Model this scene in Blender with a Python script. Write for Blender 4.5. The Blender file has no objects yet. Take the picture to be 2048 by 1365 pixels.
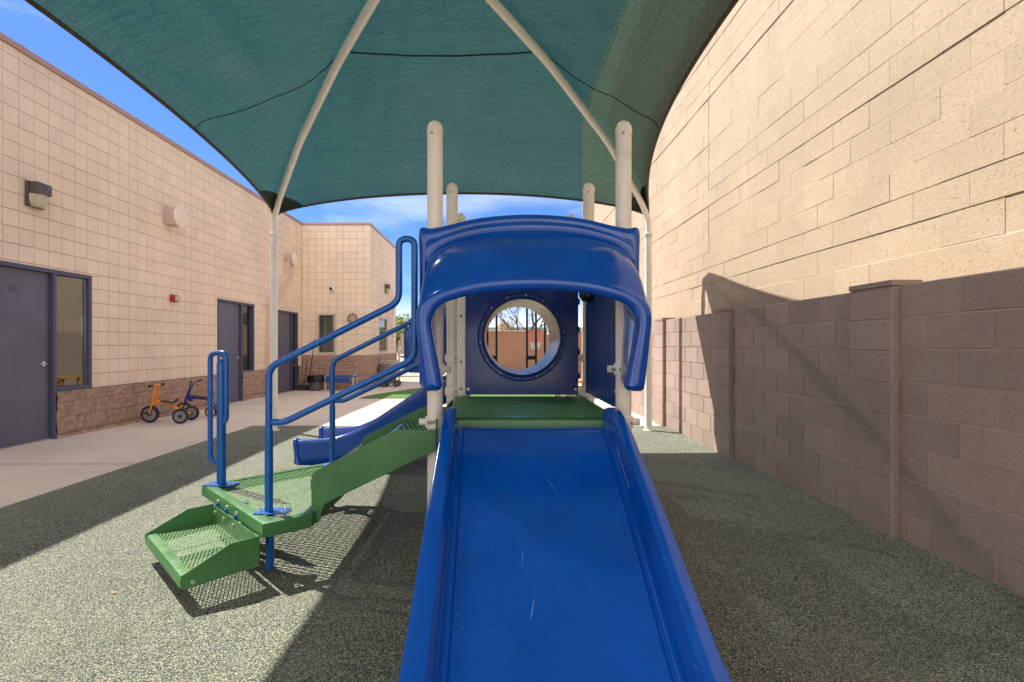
import bpy, bmesh, math, random
from mathutils import Vector, Matrix, noise
R = math.radians
random.seed(7)
S = bpy.context.scene
C = S.collection
PI = math.pi
# ------------------------------------------------------------------ camera
F, CX, CY, H = 1015.0, 994.0, 691.0, 1.22
cam = bpy.data.cameras.new('camera'); co = bpy.data.objects.new('camera', cam); C.objects.link(co)
cam.sensor_width = 36; cam.lens = F/2048*36
cam.shift_x = (1024-CX)/2048; cam.shift_y = (CY-682.5)/2048
cam.clip_start = 0.02; cam.clip_end = 2000
co.location = (0, 0, H); co.rotation_euler = (R(90), 0, 0)
S.camera = co
# ------------------------------------------------------------------ light
SUN = Vector((-.632, .41, 1)).normalized()
w = bpy.data.worlds.new('World'); S.world = w; w.use_nodes = True
nt = w.node_tree; nt.nodes.clear()
out = nt.nodes.new('ShaderNodeOutputWorld'); bg = nt.nodes.new('ShaderNodeBackground')
sky = nt.nodes.new('ShaderNodeTexSky'); sky.sky_type = 'NISHITA'; sky.sun_disc = False
sky.sun_elevation = math.asin(SUN.z); sky.sun_rotation = math.atan2(SUN.x, SUN.y)
sky.air_density = 1.0; sky.dust_density = 0.25; sky.ozone_density = 4.5
tc = nt.nodes.new('ShaderNodeTexCoord'); mp = nt.nodes.new('ShaderNodeMapping'); mp.inputs['Scale'].default_value = (1, 1, 2.6)
nz = nt.nodes.new('ShaderNodeTexNoise'); nz.inputs['Scale'].default_value = 2.3; nz.inputs['Detail'].default_value = 7; nz.inputs['Roughness'].default_value = .56; nz.inputs['Distortion'].default_value = .5
cr = nt.nodes.new('ShaderNodeValToRGB'); cr.color_ramp.elements[0].position = .53; cr.color_ramp.elements[1].position = 1.0
sep = nt.nodes.new('ShaderNodeSeparateXYZ')
hz = nt.nodes.new('ShaderNodeMapRange'); hz.inputs['From Min'].default_value = .02; hz.inputs['From Max'].default_value = .10; hz.inputs['To Min'].default_value = .85; hz.inputs['To Max'].default_value = 0.0
ad = nt.nodes.new('ShaderNodeMath'); ad.operation = 'MAXIMUM'
tint = nt.nodes.new('ShaderNodeMixRGB'); tint.blend_type = 'MULTIPLY'; tint.inputs[0].default_value = 1; tint.inputs['Color2'].default_value = (.24, .34, .56, 1)
mx = nt.nodes.new('ShaderNodeMixRGB'); mx.inputs['Color2'].default_value = (4.6, 4.8, 5.1, 1)
L = nt.links.new
L(tc.outputs['Generated'], mp.inputs['Vector']); L(mp.outputs[0], nz.inputs['Vector']); L(nz.outputs[0], cr.inputs[0])
L(tc.outputs['Generated'], sep.inputs[0]); L(sep.outputs['Z'], hz.inputs['Value'])
L(cr.outputs[0], ad.inputs[0]); L(hz.outputs[0], ad.inputs[1])
L(ad.outputs[0], mx.inputs['Fac']); L(sky.outputs[0], tint.inputs['Color1']); L(tint.outputs[0], mx.inputs['Color1']); 
# unseen clouds added overhead and behind viewer for fill light, clear deep blue ahead
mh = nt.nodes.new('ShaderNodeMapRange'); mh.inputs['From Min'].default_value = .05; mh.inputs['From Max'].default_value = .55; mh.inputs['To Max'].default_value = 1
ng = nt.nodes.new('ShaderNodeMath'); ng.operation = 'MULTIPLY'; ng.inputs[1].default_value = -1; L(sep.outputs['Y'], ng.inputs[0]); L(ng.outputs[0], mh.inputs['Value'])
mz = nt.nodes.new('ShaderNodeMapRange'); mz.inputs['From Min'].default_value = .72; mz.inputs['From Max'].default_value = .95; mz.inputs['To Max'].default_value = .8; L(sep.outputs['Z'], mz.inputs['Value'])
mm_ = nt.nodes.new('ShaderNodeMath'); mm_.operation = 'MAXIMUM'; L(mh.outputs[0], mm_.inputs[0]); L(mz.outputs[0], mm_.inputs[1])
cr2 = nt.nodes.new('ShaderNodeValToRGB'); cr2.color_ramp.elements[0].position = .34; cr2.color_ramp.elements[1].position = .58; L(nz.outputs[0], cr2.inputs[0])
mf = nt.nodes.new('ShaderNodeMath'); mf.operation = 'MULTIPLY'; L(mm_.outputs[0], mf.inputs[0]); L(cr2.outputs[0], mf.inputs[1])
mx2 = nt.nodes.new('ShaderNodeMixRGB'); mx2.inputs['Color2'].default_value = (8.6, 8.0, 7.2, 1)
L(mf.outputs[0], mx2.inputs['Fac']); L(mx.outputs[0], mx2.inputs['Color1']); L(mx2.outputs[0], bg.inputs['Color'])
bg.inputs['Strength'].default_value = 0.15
L(bg.outputs[0], out.inputs[0])
sl = bpy.data.lights.new('sun', 'SUN'); sl.energy = 4.0; sl.angle = R(.55); sl.color = (1, .93, .82)
so = bpy.data.objects.new('sun', sl); C.objects.link(so); so.rotation_euler = SUN.to_track_quat('Z', 'Y').to_euler()
so.location = (-10, 6, 20)
S.view_settings.view_transform = 'Standard'; S.view_settings.look = 'None'; S.view_settings.gamma = 1
S.view_settings.exposure = 1.12
S.cycles.max_bounces = 10; S.cycles.diffuse_bounces = 5; S.cycles.transparent_max_bounces = 16

def GX(px, Y): return (px-CX)/F*Y
def GZ(py, Y): return H-(py-CY)/F*Y
def gz(Y): return 0.0 if Y < 7 else -.0085*(Y-7)

# ------------------------------------------------------------------ helpers
def tag(o, label=None, cat=None, group=None, kind=None):
    if label: o['label'] = label
    if cat: o['category'] = cat
    if group: o['group'] = group
    if kind: o['kind'] = kind
    return o
def thing(name, loc, label, cat, group=None, rz=0):
    o = bpy.data.objects.new(name, None); C.objects.link(o); o.empty_display_size = .1
    o.location = loc; o.rotation_euler = (0, 0, rz)
    return tag(o, label, cat, group)
def origin_of(p):
    v = Vector((0, 0, 0))
    while p is not None: v += p.location; p = p.parent
    return v
def fillet(pts, r, n=5):
    pts = [Vector(p) for p in pts]; out = [pts[0]]
    for i in range(1, len(pts)-1):
        a, b, c = pts[i-1], pts[i], pts[i+1]
        d1 = (a-b); d2 = (c-b); l = min(r, d1.length*.49, d2.length*.49)
        p = b+d1.normalized()*l; q = b+d2.normalized()*l
        for k in range(n+1):
            t = k/n; out.append(p*(1-t)**2+b*2*t*(1-t)+q*t*t)
    out.append(pts[-1]); return out
def cr_spline(pts, n=6):
    P = [Vector(p) for p in pts]; P = [2*P[0]-P[1]]+P+[2*P[-1]-P[-2]]; o = []
    for i in range(1, len(P)-2):
        for k in range(n):
            t = k/n
            o.append(.5*((2*P[i])+(P[i+1]-P[i-1])*t+(2*P[i-1]-5*P[i]+4*P[i+1]-P[i+2])*t*t+(3*P[i]-P[i-1]-3*P[i+1]+P[i+2])*t**3))
    o.append(P[-2]); return o
class MB:
    def __init__(s): s.v = []; s.f = []; s.m = []
    def face(s, pts, m=0):
        i = len(s.v); s.v += [Vector(p) for p in pts]; s.f.append(tuple(range(i, i+len(pts)))); s.m.append(m)
    def box(s, a, b, m=0, bev=0, rot=None, piv=None):
        bm = bmesh.new(); bmesh.ops.create_cube(bm, size=1)
        a = Vector(a); b = Vector(b); c = (a+b)/2; d = b-a
        for v in bm.verts: v.co = Vector((v.co.x*d.x, v.co.y*d.y, v.co.z*d.z))+c
        if bev: bmesh.ops.bevel(bm, geom=bm.edges[:], offset=bev, segments=2, affect='EDGES', profile=.6)
        if rot is not None:
            pv = Vector(piv) if piv is not None else c
            for v in bm.verts: v.co = rot @ (v.co-pv)+pv
        s.add_bm(bm, m); return s
    def add_bm(s, bm, m=0):
        i = len(s.v); bm.verts.index_update(); s.v += [v.co.copy() for v in bm.verts]
        for f in bm.faces: s.f.append(tuple(i+v.index for v in f.verts)); s.m.append(m)
        bm.free()
    def tube(s, pts, r, n=12, m=0, closed=False, cap=True):
        pts = [Vector(p) for p in pts]; N = len(pts)
        rs = r if isinstance(r, (list, tuple)) else [r]*N
        T = []
        for i in range(N):
            if closed: d = pts[(i+1) % N]-pts[i-1]
            else: d = pts[min(i+1, N-1)]-pts[max(i-1, 0)]
            T.append(d.normalized() if d.length > 1e-9 else Vector((0, 0, 1)))
        up = Vector((0, 0, 1)) if abs(T[0].z) < .9 else Vector((1, 0, 0))
        nrm = (up-T[0]*up.dot(T[0])).normalized(); base = len(s.v)
        for i in range(N):
            nrm = (nrm-T[i]*nrm.dot(T[i]))
            nrm = nrm.normalized() if nrm.length > 1e-6 else T[i].orthogonal().normalized()
            bn = T[i].cross(nrm)
            for k in range(n):
                a = 2*PI*k/n; s.v.append(pts[i]+nrm*rs[i]*math.cos(a)+bn*rs[i]*math.sin(a))
        for i in range(N if closed else N-1):
            j = (i+1) % N
            for k in range(n):
                k2 = (k+1) % n; s.f.append((base+i*n+k, base+i*n+k2, base+j*n+k2, base+j*n+k)); s.m.append(m)
        if cap and not closed:
            s.f.append(tuple(base+k for k in range(n))[::-1]); s.m.append(m)
            s.f.append(tuple(base+(N-1)*n+k for k in range(n))); s.m.append(m)
        return s
    def lathe(s, prof, c, axis=(0, 0, 1), n=24, m=0):
        ax = Vector(axis).normalized(); u = ax.orthogonal().normalized(); v = ax.cross(u); c = Vector(c); b = len(s.v)
        for (r, z) in prof:
            for k in range(n):
                a = 2*PI*k/n; s.v.append(c+ax*z+(u*math.cos(a)+v*math.sin(a))*max(r, 1e-5))
        for i in range(len(prof)-1):
            for k in range(n):
                k2 = (k+1) % n; s.f.append((b+i*n+k, b+i*n+k2, b+(i+1)*n+k2, b+(i+1)*n+k)); s.m.append(m)
        return s
    def prism(s, poly, fn, t0, t1, m=0):
        n = len(poly); b = len(s.v)
        for t in (t0, t1):
            for p in poly: s.v.append(Vector(fn(p[0], p[1], t)))
        s.f.append(tuple(b+i for i in range(n))); s.m.append(m)
        s.f.append(tuple(b+n+i for i in range(n))[::-1]); s.m.append(m)
        for i in range(n):
            j = (i+1) % n; s.f.append((b+i, b+j, b+n+j, b+n+i)); s.m.append(m)
        return s
    def grid(s, rows, m=0, closed=False):
        b = len(s.v); n = len(rows[0])
        for r in rows: s.v += [Vector(p) for p in r]
        for i in range(len(rows)-1):
            for k in range(n if closed else n-1):
                k2 = (k+1) % n; s.f.append((b+i*n+k, b+i*n+k2, b+(i+1)*n+k2, b+(i+1)*n+k)); s.m.append(m)
        return s
    def islands(s):
        key = {}; idx = []
        for v in s.v:
            k = (round(v.x, 5), round(v.y, 5), round(v.z, 5)); idx.append(key.setdefault(k, len(key)))
        par = list(range(len(key)))
        def find(a):
            while par[a] != a: par[a] = par[par[a]]; a = par[a]
            return a
        for f in s.f:
            r0 = find(idx[f[0]])
            for q in f[1:]: par[find(idx[q])] = r0
        subs = {}
        for f, m in zip(s.f, s.m):
            sb = subs.setdefault(find(idx[f[0]]), (MB(), {}))
            mb, mp_ = sb; ff_ = []
            for q in f:
                if q not in mp_: mp_[q] = len(mb.v); mb.v.append(s.v[q])
                ff_.append(mp_[q])
            mb.f.append(tuple(ff_)); mb.m.append(m)
        return [x[0] for x in subs.values()]
    def build(s, name, mats, parent=None, smooth=True, ang=35, bevel=0, tint=None, weld=True, split=False):
        if split:
            out = []
            for sub in s.islands(): out.append(sub.build(name, mats, parent, smooth, ang, bevel, None, weld))
            return out
        if not isinstance(mats, (list, tuple)): mats = [mats]
        me = bpy.data.meshes.new(name); o = bpy.data.objects.new(name, me); C.objects.link(o)
        off = origin_of(parent) if parent is not None else Vector((0, 0, 0))
        me.from_pydata([tuple(v-off) for v in s.v], [], s.f)
        for mt in mats: me.materials.append(mt)
        me.polygons.foreach_set('material_index', s.m)
        if tint is not None:
            at = me.attributes.new('tint', 'FLOAT', 'FACE'); at.data.foreach_set('value', tint)
        elif weld:
            bm = bmesh.new(); bm.from_mesh(me); bmesh.ops.remove_doubles(bm, verts=bm.verts, dist=1e-5)
            bmesh.ops.recalc_face_normals(bm, faces=bm.faces); bm.to_mesh(me); bm.free()
        me.update()
        if smooth:
            me.polygons.foreach_set('use_smooth', [True]*len(me.polygons)); me.set_sharp_from_angle(angle=R(ang))
        if bevel:
            md = o.modifiers.new('bevel', 'BEVEL'); md.width = bevel; md.segments = 2; md.limit_method = 'ANGLE'; md.angle_limit = R(40)
        if parent is not None: o.parent = parent
        return o

# ------------------------------------------------------------------ materials
def base_mat(name, col, rough=.6, metal=0, spec=.5, coat=0):
    m = bpy.data.materials.new(name); m.use_nodes = True; b = m.node_tree.nodes['Principled BSDF']
    b.inputs['Base Color'].default_value = (*col, 1); b.inputs['Roughness'].default_value = rough
    b.inputs['Metallic'].default_value = metal; b.inputs['Specular IOR Level'].default_value = spec
    if coat: b.inputs['Coat Weight'].default_value = coat; b.inputs['Coat Roughness'].default_value = .08
    return m, m.node_tree, b
def N(nt, t, **kw):
    n = nt.nodes.new(t)
    for k, v in kw.items():
        if k[0] == '_': n.inputs[k[1:].replace('_', ' ')].default_value = v
        else: setattr(n, k, v)
    return n
def mathn(nt, op, a, b=None, clamp=False):
    n = nt.nodes.new('ShaderNodeMath'); n.operation = op; n.use_clamp = clamp
    for i, x in enumerate((a, b)):
        if x is None: continue
        if isinstance(x, (int, float)): n.inputs[i].default_value = x
        else: nt.links.new(x, n.inputs[i])
    return n.outputs[0]
def mixc(nt, fac, a, b, mode='MIX'):
    n = nt.nodes.new('ShaderNodeMixRGB'); n.blend_type = mode
    for i, x in enumerate((fac, a, b)):
        if isinstance(x, (int, float)): n.inputs[i].default_value = x
        elif isinstance(x, tuple): n.inputs[i].default_value = (*x, 1) if len(x) == 3 else x
        else: nt.links.new(x, n.inputs[i])
    return n.outputs[0]
def ramp(nt, fac, stops):
    n = nt.nodes.new('ShaderNodeValToRGB'); e = n.color_ramp.elements
    while len(e) < len(stops): e.new(.5)
    for x, (p, c) in zip(e, stops):
        x.position = p; x.color = (c, c, c, 1) if isinstance(c, (int, float)) else (*c, 1)
    nt.links.new(fac, n.inputs[0]); return n.outputs[0]
def noisen(nt, scale, detail=4, rough=.55, vec=None, stretch=None, coord='Object', dist=0):
    t = nt.nodes.new('ShaderNodeTexCoord'); v = t.outputs[coord]
    if stretch:
        mp = nt.nodes.new('ShaderNodeMapping'); mp.inputs['Scale'].default_value = stretch; nt.links.new(v, mp.inputs[0]); v = mp.outputs[0]
    n = nt.nodes.new('ShaderNodeTexNoise'); n.inputs['Scale'].default_value = scale; n.inputs['Detail'].default_value = detail; n.inputs['Roughness'].default_value = rough
    n.inputs['Distortion'].default_value = dist
    nt.links.new(v, n.inputs['Vector']); return n.outputs[0]
def bump(nt, b, h, strength, dist=.01, prev=None):
    n = nt.nodes.new('ShaderNodeBump'); n.inputs['Strength'].default_value = strength; n.inputs['Distance'].default_value = dist
    nt.links.new(h, n.inputs['Height'])
    if prev: nt.links.new(prev, n.inputs['Normal'])
    nt.links.new(n.outputs[0], b.inputs['Normal']); return n.outputs[0]
def wear_mat(name, col, rough=.4, metal=0, var=.15, scale=6, bmp=0, bscale=60, coat=0, dirt=None, dirt_amt=.3, spec=.5):
    m, nt, b = base_mat(name, col, rough, metal, spec, coat)
    f = ramp(nt, noisen(nt, scale, 6, .6), [(.3, 1-var), (.7, 1+var*.6)])
    c = mixc(nt, 1, col, f, 'MULTIPLY')
    if dirt:
        d = ramp(nt, noisen(nt, scale*.45+1.3, 8, .7, dist=.6), [(.52, 0.0), (.75, dirt_amt)])
        c = mixc(nt, d, c, dirt)
    nt.links.new(c, b.inputs['Base Color'])
    rr = ramp(nt, noisen(nt, scale*2.3, 5, .6), [(.3, max(rough-.08, .03)), (.75, min(rough+.14, 1))]); nt.links.new(rr, b.inputs['Roughness'])
    if bmp: bump(nt, b, noisen(nt, bscale, 3, .6), bmp, .004)
    return m

def block_mat(name, col, mort, var=.10, pit=.6, pitscale=95, stain=None, mottle=(.9, 1.07), efflo=None):
    """painted block: per block tint, pits, weather blotches"""
    res = []
    for base, is_m in ((col, False), (mort, True)):
        m, nt, b = base_mat(name+('_mortar' if is_m else ''), base, .92, 0, .25)
        at = nt.nodes.new('ShaderNodeAttribute'); at.attribute_name = 'tint'
        tv = mathn(nt, 'ADD', mathn(nt, 'MULTIPLY', at.outputs['Fac'], 2*var if not is_m else var*.5), 1-var)
        big = ramp(nt, noisen(nt, .8, 6, .62), [(.3, mottle[0]), (.7, mottle[1])])
        fine = ramp(nt, noisen(nt, pitscale*.5, 5, .7), [(.3, .88), (.7, 1.08)])
        c = mixc(nt, 1, base, big, 'MULTIPLY'); c = mixc(nt, 1, c, fine, 'MULTIPLY')
        cc = nt.nodes.new('ShaderNodeVectorMath'); cc.operation = 'SCALE'; nt.links.new(c, cc.inputs[0]); nt.links.new(tv, cc.inputs['Scale']); c = cc.outputs[0]
        t = nt.nodes.new('ShaderNodeTexCoord')
        vo = nt.nodes.new('ShaderNodeTexVoronoi'); vo.inputs['Scale'].default_value = pitscale; nt.links.new(t.outputs['Object'], vo.inputs['Vector'])
        gate = ramp(nt, noisen(nt, pitscale*.33, 3, .6), [(.50, 0.0), (.60, 1.0)])
        pitm = mathn(nt, 'MULTIPLY', ramp(nt, vo.outputs['Distance'], [(.12, 1.0), (.30, 0.0)]), gate)
        if not is_m: c = mixc(nt, mathn(nt, 'MULTIPLY', pitm, pit*.7), c, tuple(x*.32 for x in base))
        if stain:   # (y, z, sy, sz, colour, amount) streaks below fittings
            pos = nt.nodes.new('ShaderNodeSeparateXYZ'); nt.links.new(t.outputs['Object'], pos.inputs[0])
            for (y0, z0, z1, sy, sc, am) in stain:
                dy = mathn(nt, 'DIVIDE', mathn(nt, 'ABSOLUTE', mathn(nt, 'SUBTRACT', pos.outputs['Y'], y0)), sy)
                a = mathn(nt, 'SUBTRACT', 1, dy, True)
                zz = mathn(nt, 'MULTIPLY', mathn(nt, 'DIVIDE', mathn(nt, 'SUBTRACT', z1, pos.outputs['Z']), .5, True), mathn(nt, 'DIVIDE', mathn(nt, 'SUBTRACT', pos.outputs['Z'], z0), .6, True))
                zz = mathn(nt, 'MINIMUM', mathn(nt, 'MAXIMUM', zz, 0), 1)
                ns = ramp(nt, noisen(nt, 3.5, 7, .65, stretch=(1, 2, .8)), [(.38, 0.0), (.68, 1.0)])
                fac = mathn(nt, 'MULTIPLY', mathn(nt, 'MULTIPLY', mathn(nt, 'MULTIPLY', a, zz), ns), am, True)
                c = mixc(nt, fac, c, sc)
        if efflo:
            e = ramp(nt, noisen(nt, 1.7, 8, .7, dist=.4), [(.56, 0.0), (.74, efflo[1])]); c = mixc(nt, e, c, efflo[0])
        nt.links.new(c, b.inputs['Base Color'])
        hgt = mathn(nt, 'SUBTRACT', mathn(nt, 'MULTIPLY', noisen(nt, pitscale, 5, .75), .7), pitm)
        bump(nt, b, hgt, .75 if not is_m else .4, .006)
        res.append(m)
    return res
def mesh_mat(name, col, p, q, t, rough=.45, ax='XY', rot=0.0):
    """expanded metal: diamond shaped holes cut by alpha"""
    m, nt, b = base_mat(name, col, rough, .0, .5)
    tcn = nt.nodes.new('ShaderNodeTexCoord'); mp = nt.nodes.new('ShaderNodeMapping'); mp.inputs['Rotation'].default_value = (0, 0, rot)
    nt.links.new(tcn.outputs['Object'], mp.inputs[0])
    s = nt.nodes.new('ShaderNodeSeparateXYZ'); nt.links.new(mp.outputs[0], s.inputs[0])
    u = mathn(nt, 'DIVIDE', s.outputs[ax[0]], p); v = mathn(nt, 'DIVIDE', s.outputs[ax[1]], q)
    A = mathn(nt, 'ADD', u, v); B = mathn(nt, 'SUBTRACT', u, v)
    fa = mathn(nt, 'ABSOLUTE', mathn(nt, 'SUBTRACT', mathn(nt, 'FRACT', A), .5)); fb = mathn(nt, 'ABSOLUTE', mathn(nt, 'SUBTRACT', mathn(nt, 'FRACT', B), .5))
    hole = mathn(nt, 'MULTIPLY', mathn(nt, 'LESS_THAN', fa, t), mathn(nt, 'LESS_THAN', fb, t))
    nt.links.new(mathn(nt, 'SUBTRACT', 1, hole), b.inputs['Alpha'])
    c = mixc(nt, ramp(nt, noisen(nt, 9, 6, .7), [(.5, 0.0), (.8, .5)]), col, tuple(min(1, x*1.6+.05) for x in col)); nt.links.new(c, b.inputs['Base Color'])
    return m

BLUE = (.0003, .073, .41)
def plastic(name, col):
    m, nt, b = base_mat(name, col, .16, 0, .5, .25)
    cloud = ramp(nt, noisen(nt, 3.2, 5, .6), [(.3, .85), (.72, 1.15)])
    c = mixc(nt, 1, col, cloud, 'MULTIPLY')
    chalk = ramp(nt, noisen(nt, 4.5, 9, .75, dist=.7), [(.55, 0.0), (.85, .25)])
    c = mixc(nt, chalk, c, (.012, .13, .48))
    # fine scuffs running down and a few long scratches
    sc = ramp(nt, noisen(nt, 30, 3, .6, stretch=(7, .55, .55)), [(.62, 0.0), (.73, .32)])
    gate = ramp(nt, noisen(nt, 3, 3, .6), [(.52, 0.0), (.66, .8)])
    c = mixc(nt, mathn(nt, 'MULTIPLY', sc, gate), c, (.16, .32, .62))
    sp = nt.nodes.new('ShaderNodeTexVoronoi'); sp.inputs['Scale'].default_value = 40
    t = nt.nodes.new('ShaderNodeTexCoord'); nt.links.new(t.outputs['Object'], sp.inputs['Vector'])
    dots = mathn(nt, 'MULTIPLY', ramp(nt, sp.outputs['Distance'], [(.06, .7), (.10, 0.0)]), ramp(nt, noisen(nt, 5, 4, .7), [(.56, 0.0), (.63, 1.0)]))
    c = mixc(nt, dots, c, (.3, .42, .55))
    nt.links.new(c, b.inputs['Base Color'])
    rr = ramp(nt, noisen(nt, 7, 6, .7), [(.3, .10), (.75, .30)]); nt.links.new(rr, b.inputs['Roughness'])
    bump(nt, b, noisen(nt, 3.2, 2, .5), .30, .02)
    return m
M = {}
M['plastic'] = plastic('blue_rotomolded_plastic', BLUE)
M['blue_coat'] = wear_mat('blue_powder_coat', (.0004, .105, .42), .28, 0, .12, 8, .15, 150, .15, (.01, .18, .5), .2)
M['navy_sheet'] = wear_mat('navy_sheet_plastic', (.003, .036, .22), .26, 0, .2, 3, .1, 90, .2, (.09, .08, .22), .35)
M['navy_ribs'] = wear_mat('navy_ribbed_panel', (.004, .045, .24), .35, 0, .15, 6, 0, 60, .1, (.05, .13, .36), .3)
M['green_metal'] = wear_mat('green_coated_steel', (.050, .180, .052), .36, 0, .18, 5, .12, 120, .2, (.18, .33, .15), .35)
M['green_mesh_big'] = mesh_mat('green_expanded_steel', (.09, .22, .075), .090, .034, .36)
M['green_tread'] = mesh_mat('green_stair_tread', (.11, .30, .10), .034, .130, .33)
M['green_mesh_rot'] = mesh_mat('green_expanded_step', (.11, .24, .09), .046, .0185, .36, rot=R(45))
def deckm():
    m, nt, b = base_mat('green_perforated_deck', (.05, .16, .05), .55, 0, .3)
    t = nt.nodes.new('ShaderNodeTexCoord'); s_ = nt.nodes.new('ShaderNodeSeparateXYZ'); nt.links.new(t.outputs['Object'], s_.inputs[0])
    u = mathn(nt, 'DIVIDE', s_.outputs['X'], .030); v = mathn(nt, 'DIVIDE', s_.outputs['Y'], .060)
    A = mathn(nt, 'ABSOLUTE', mathn(nt, 'SUBTRACT', mathn(nt, 'FRACT', mathn(nt, 'ADD', u, v)), .5)); B = mathn(nt, 'ABSOLUTE', mathn(nt, 'SUBTRACT', mathn(nt, 'FRACT', mathn(nt, 'SUBTRACT', u, v)), .5))
    h = mathn(nt, 'MULTIPLY', mathn(nt, 'LESS_THAN', A, .25), mathn(nt, 'LESS_THAN', B, .25))
    c = mixc(nt, h, (.085, .27, .085), (.015, .055, .018)); c = mixc(nt, ramp(nt, noisen(nt, 7, 7, .75), [(.5, 0.0), (.75, .5)]), c, (.09, .20, .10)); nt.links.new(c, b.inputs['Base Color'])
    bump(nt, b, mathn(nt, 'SUBTRACT', 1, h), .6, .004); return m
M['green_mesh_small'] = deckm()
M['post'] = wear_mat('tan_powder_coated_post', (.87, .79, .70), .38, 0, .08, 5, .08, 160, .15, (.38, .31, .25), .35)
M['white_post'] = wear_mat('ivory_powder_coated_pipe', (.85, .82, .76), .35, 0, .06, 5, .08, 160, .15, (.5, .44, .36), .25)
M['chip'] = wear_mat('chipped_bare_steel', (.28, .27, .26), .5, .6, .3, 40, .3, 120)
M['steel'] = wear_mat('zinc_bolt_steel', (.55, .54, .52), .35, .9, .15, 30)
M['brushed'] = wear_mat('brushed_nickel', (.62, .60, .56), .28, 1, .1, 30)
M['black_gloss'] = wear_mat('black_gloss_plastic', (.006, .007, .008), .1, 0, .1, 10)
M['black'] = wear_mat('black_rubber_plastic', (.018, .018, .02), .5, 0, .2, 20)
M['tunnel'] = wear_mat('scuffed_tunnel_plastic', (.40, .36, .33), .35, 0, .12, 8, .2, 50, .1, (.36, .27, .22), .4)
M['navy_bar'] = wear_mat('navy_bar_coat', (.004, .012, .05), .35)
M['block_tan'], M['mortar_tan'] = block_mat('tan_scored_block', (.86, .705, .57), (.48, .30, .20), .035, .35, 110,
    stain=[(9.25, .75, 3.4, .30, (.40, .24, .13), 1.0), (8.6, .7, 3.6, .55, (.50, .31, .18), .75), (6.35, 3.6, 4.3, .22, (.36, .23, .15), .8), (7.55, 3.3, 4.3, .3, (.42, .28, .18), .6), (5.6, 3.2, 4.6, .4, (.42, .28, .18), .6)])
M['block_big'], M['mortar_big'] = block_mat('painted_cream_block', (.49, .385, .275), (.50, .395, .285), .030, 1.0, 70, mottle=(.88, 1.07), efflo=((.66, .56, .44), .35))
M['block_brown'], M['mortar_brown'] = block_mat('mauve_brown_block', (.38, .288, .248), (.56, .45, .39), .08, 1.1, 80, mottle=(.84, 1.12), efflo=((.36, .28, .24), .3))
M['block_far'], M['mortar_far'] = block_mat('far_brown_block', (.34, .20, .13), (.36, .23, .16), .05, .2, 60)
def rock():
    m, nt, b = base_mat('split_face_block', (.36, .22, .16), .95, 0, .2)
    c = ramp(nt, noisen(nt, 14, 8, .75), [(.28, (.25, .155, .115)), (.5, (.40, .27, .205)), (.72, (.54, .39, .30))])
    c = mixc(nt, ramp(nt, noisen(nt, 1.3, 4, .6), [(.4, 0.0), (.7, .35)]), c, (.30, .20, .16))
    nt.links.new(c, b.inputs['Base Color']); bump(nt, b, noisen(nt, 42, 8, .8), .7, .009); return m
M['rock'] = rock()
M['coping'] = wear_mat('mauve_metal_coping', (.42, .28, .25), .45, 0, .08, 3)
M['door'] = wear_mat('slate_purple_door_paint', (.115, .113, .165), .42, 0, .10, 2.5, .05, 80, 0, (.16, .15, .20), .3)
M['frame'] = wear_mat('slate_blue_frame_paint', (.070, .072, .135), .4, 0, .08, 4)
M['white_frame'] = wear_mat('pale_window_frame', (.55, .50, .44), .5)
M['dark_room'] = wear_mat('dark_interior', (.015, .014, .014), .9)
def glass(k=1.3, a0=.10, nm='window_glass'):
    m = bpy.data.materials.new(nm); m.use_nodes = True; nt = m.node_tree; nt.nodes.clear()
    o = nt.nodes.new('ShaderNodeOutputMaterial'); g = nt.nodes.new('ShaderNodeBsdfGlossy'); g.inputs['Roughness'].default_value = .01
    t = nt.nodes.new('ShaderNodeBsdfTransparent'); t.inputs[0].default_value = (.8, .83, .81, 1)
    fr = nt.nodes.new('ShaderNodeFresnel'); fr.inputs['IOR'].default_value = 1.75
    f2 = mathn(nt, 'MINIMUM', mathn(nt, 'ADD', mathn(nt, 'MULTIPLY', fr.outputs[0], k), a0), .85)
    mxs = nt.nodes.new('ShaderNodeMixShader'); nt.links.new(f2, mxs.inputs[0]); nt.links.new(t.outputs[0], mxs.inputs[1]); nt.links.new(g.outputs[0], mxs.inputs[2]); nt.links.new(mxs.outputs[0], o.inputs[0])
    return m
M['glass'] = glass(.85, .05); M['glass_far'] = glass(.7, .02, 'far_window_glass')
M['blind'] = wear_mat('grey_blind_slat', (.50, .47, .43), .6)
def concrete(name, col, joints=None):
    m, nt, b = base_mat(name, col, .9, 0, .25)
    c = mixc(nt, 1, col, ramp(nt, noisen(nt, .7, 7, .65), [(.3, .86), (.7, 1.10)]), 'MULTIPLY')
    c = mixc(nt, 1, c, ramp(nt, noisen(nt, 60, 5, .8), [(.3, .90), (.7, 1.06)]), 'MULTIPLY')
    c = mixc(nt, ramp(nt, noisen(nt, 26, 2, .5), [(.70, 0.0), (.76, .45)]), c, tuple(x*.45 for x in col))
    nt.links.new(c, b.inputs['Base Color']); bump(nt, b, noisen(nt, 180, 4, .7), .25, .003); return m
M['concrete'] = concrete('walkway_concrete', (.60, .51, .425))
M['joint'] = wear_mat('concrete_joint_dirt', (.20, .16, .13), .95)
M['ground'] = concrete('dusty_ground', (.46, .40, .33))
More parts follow.
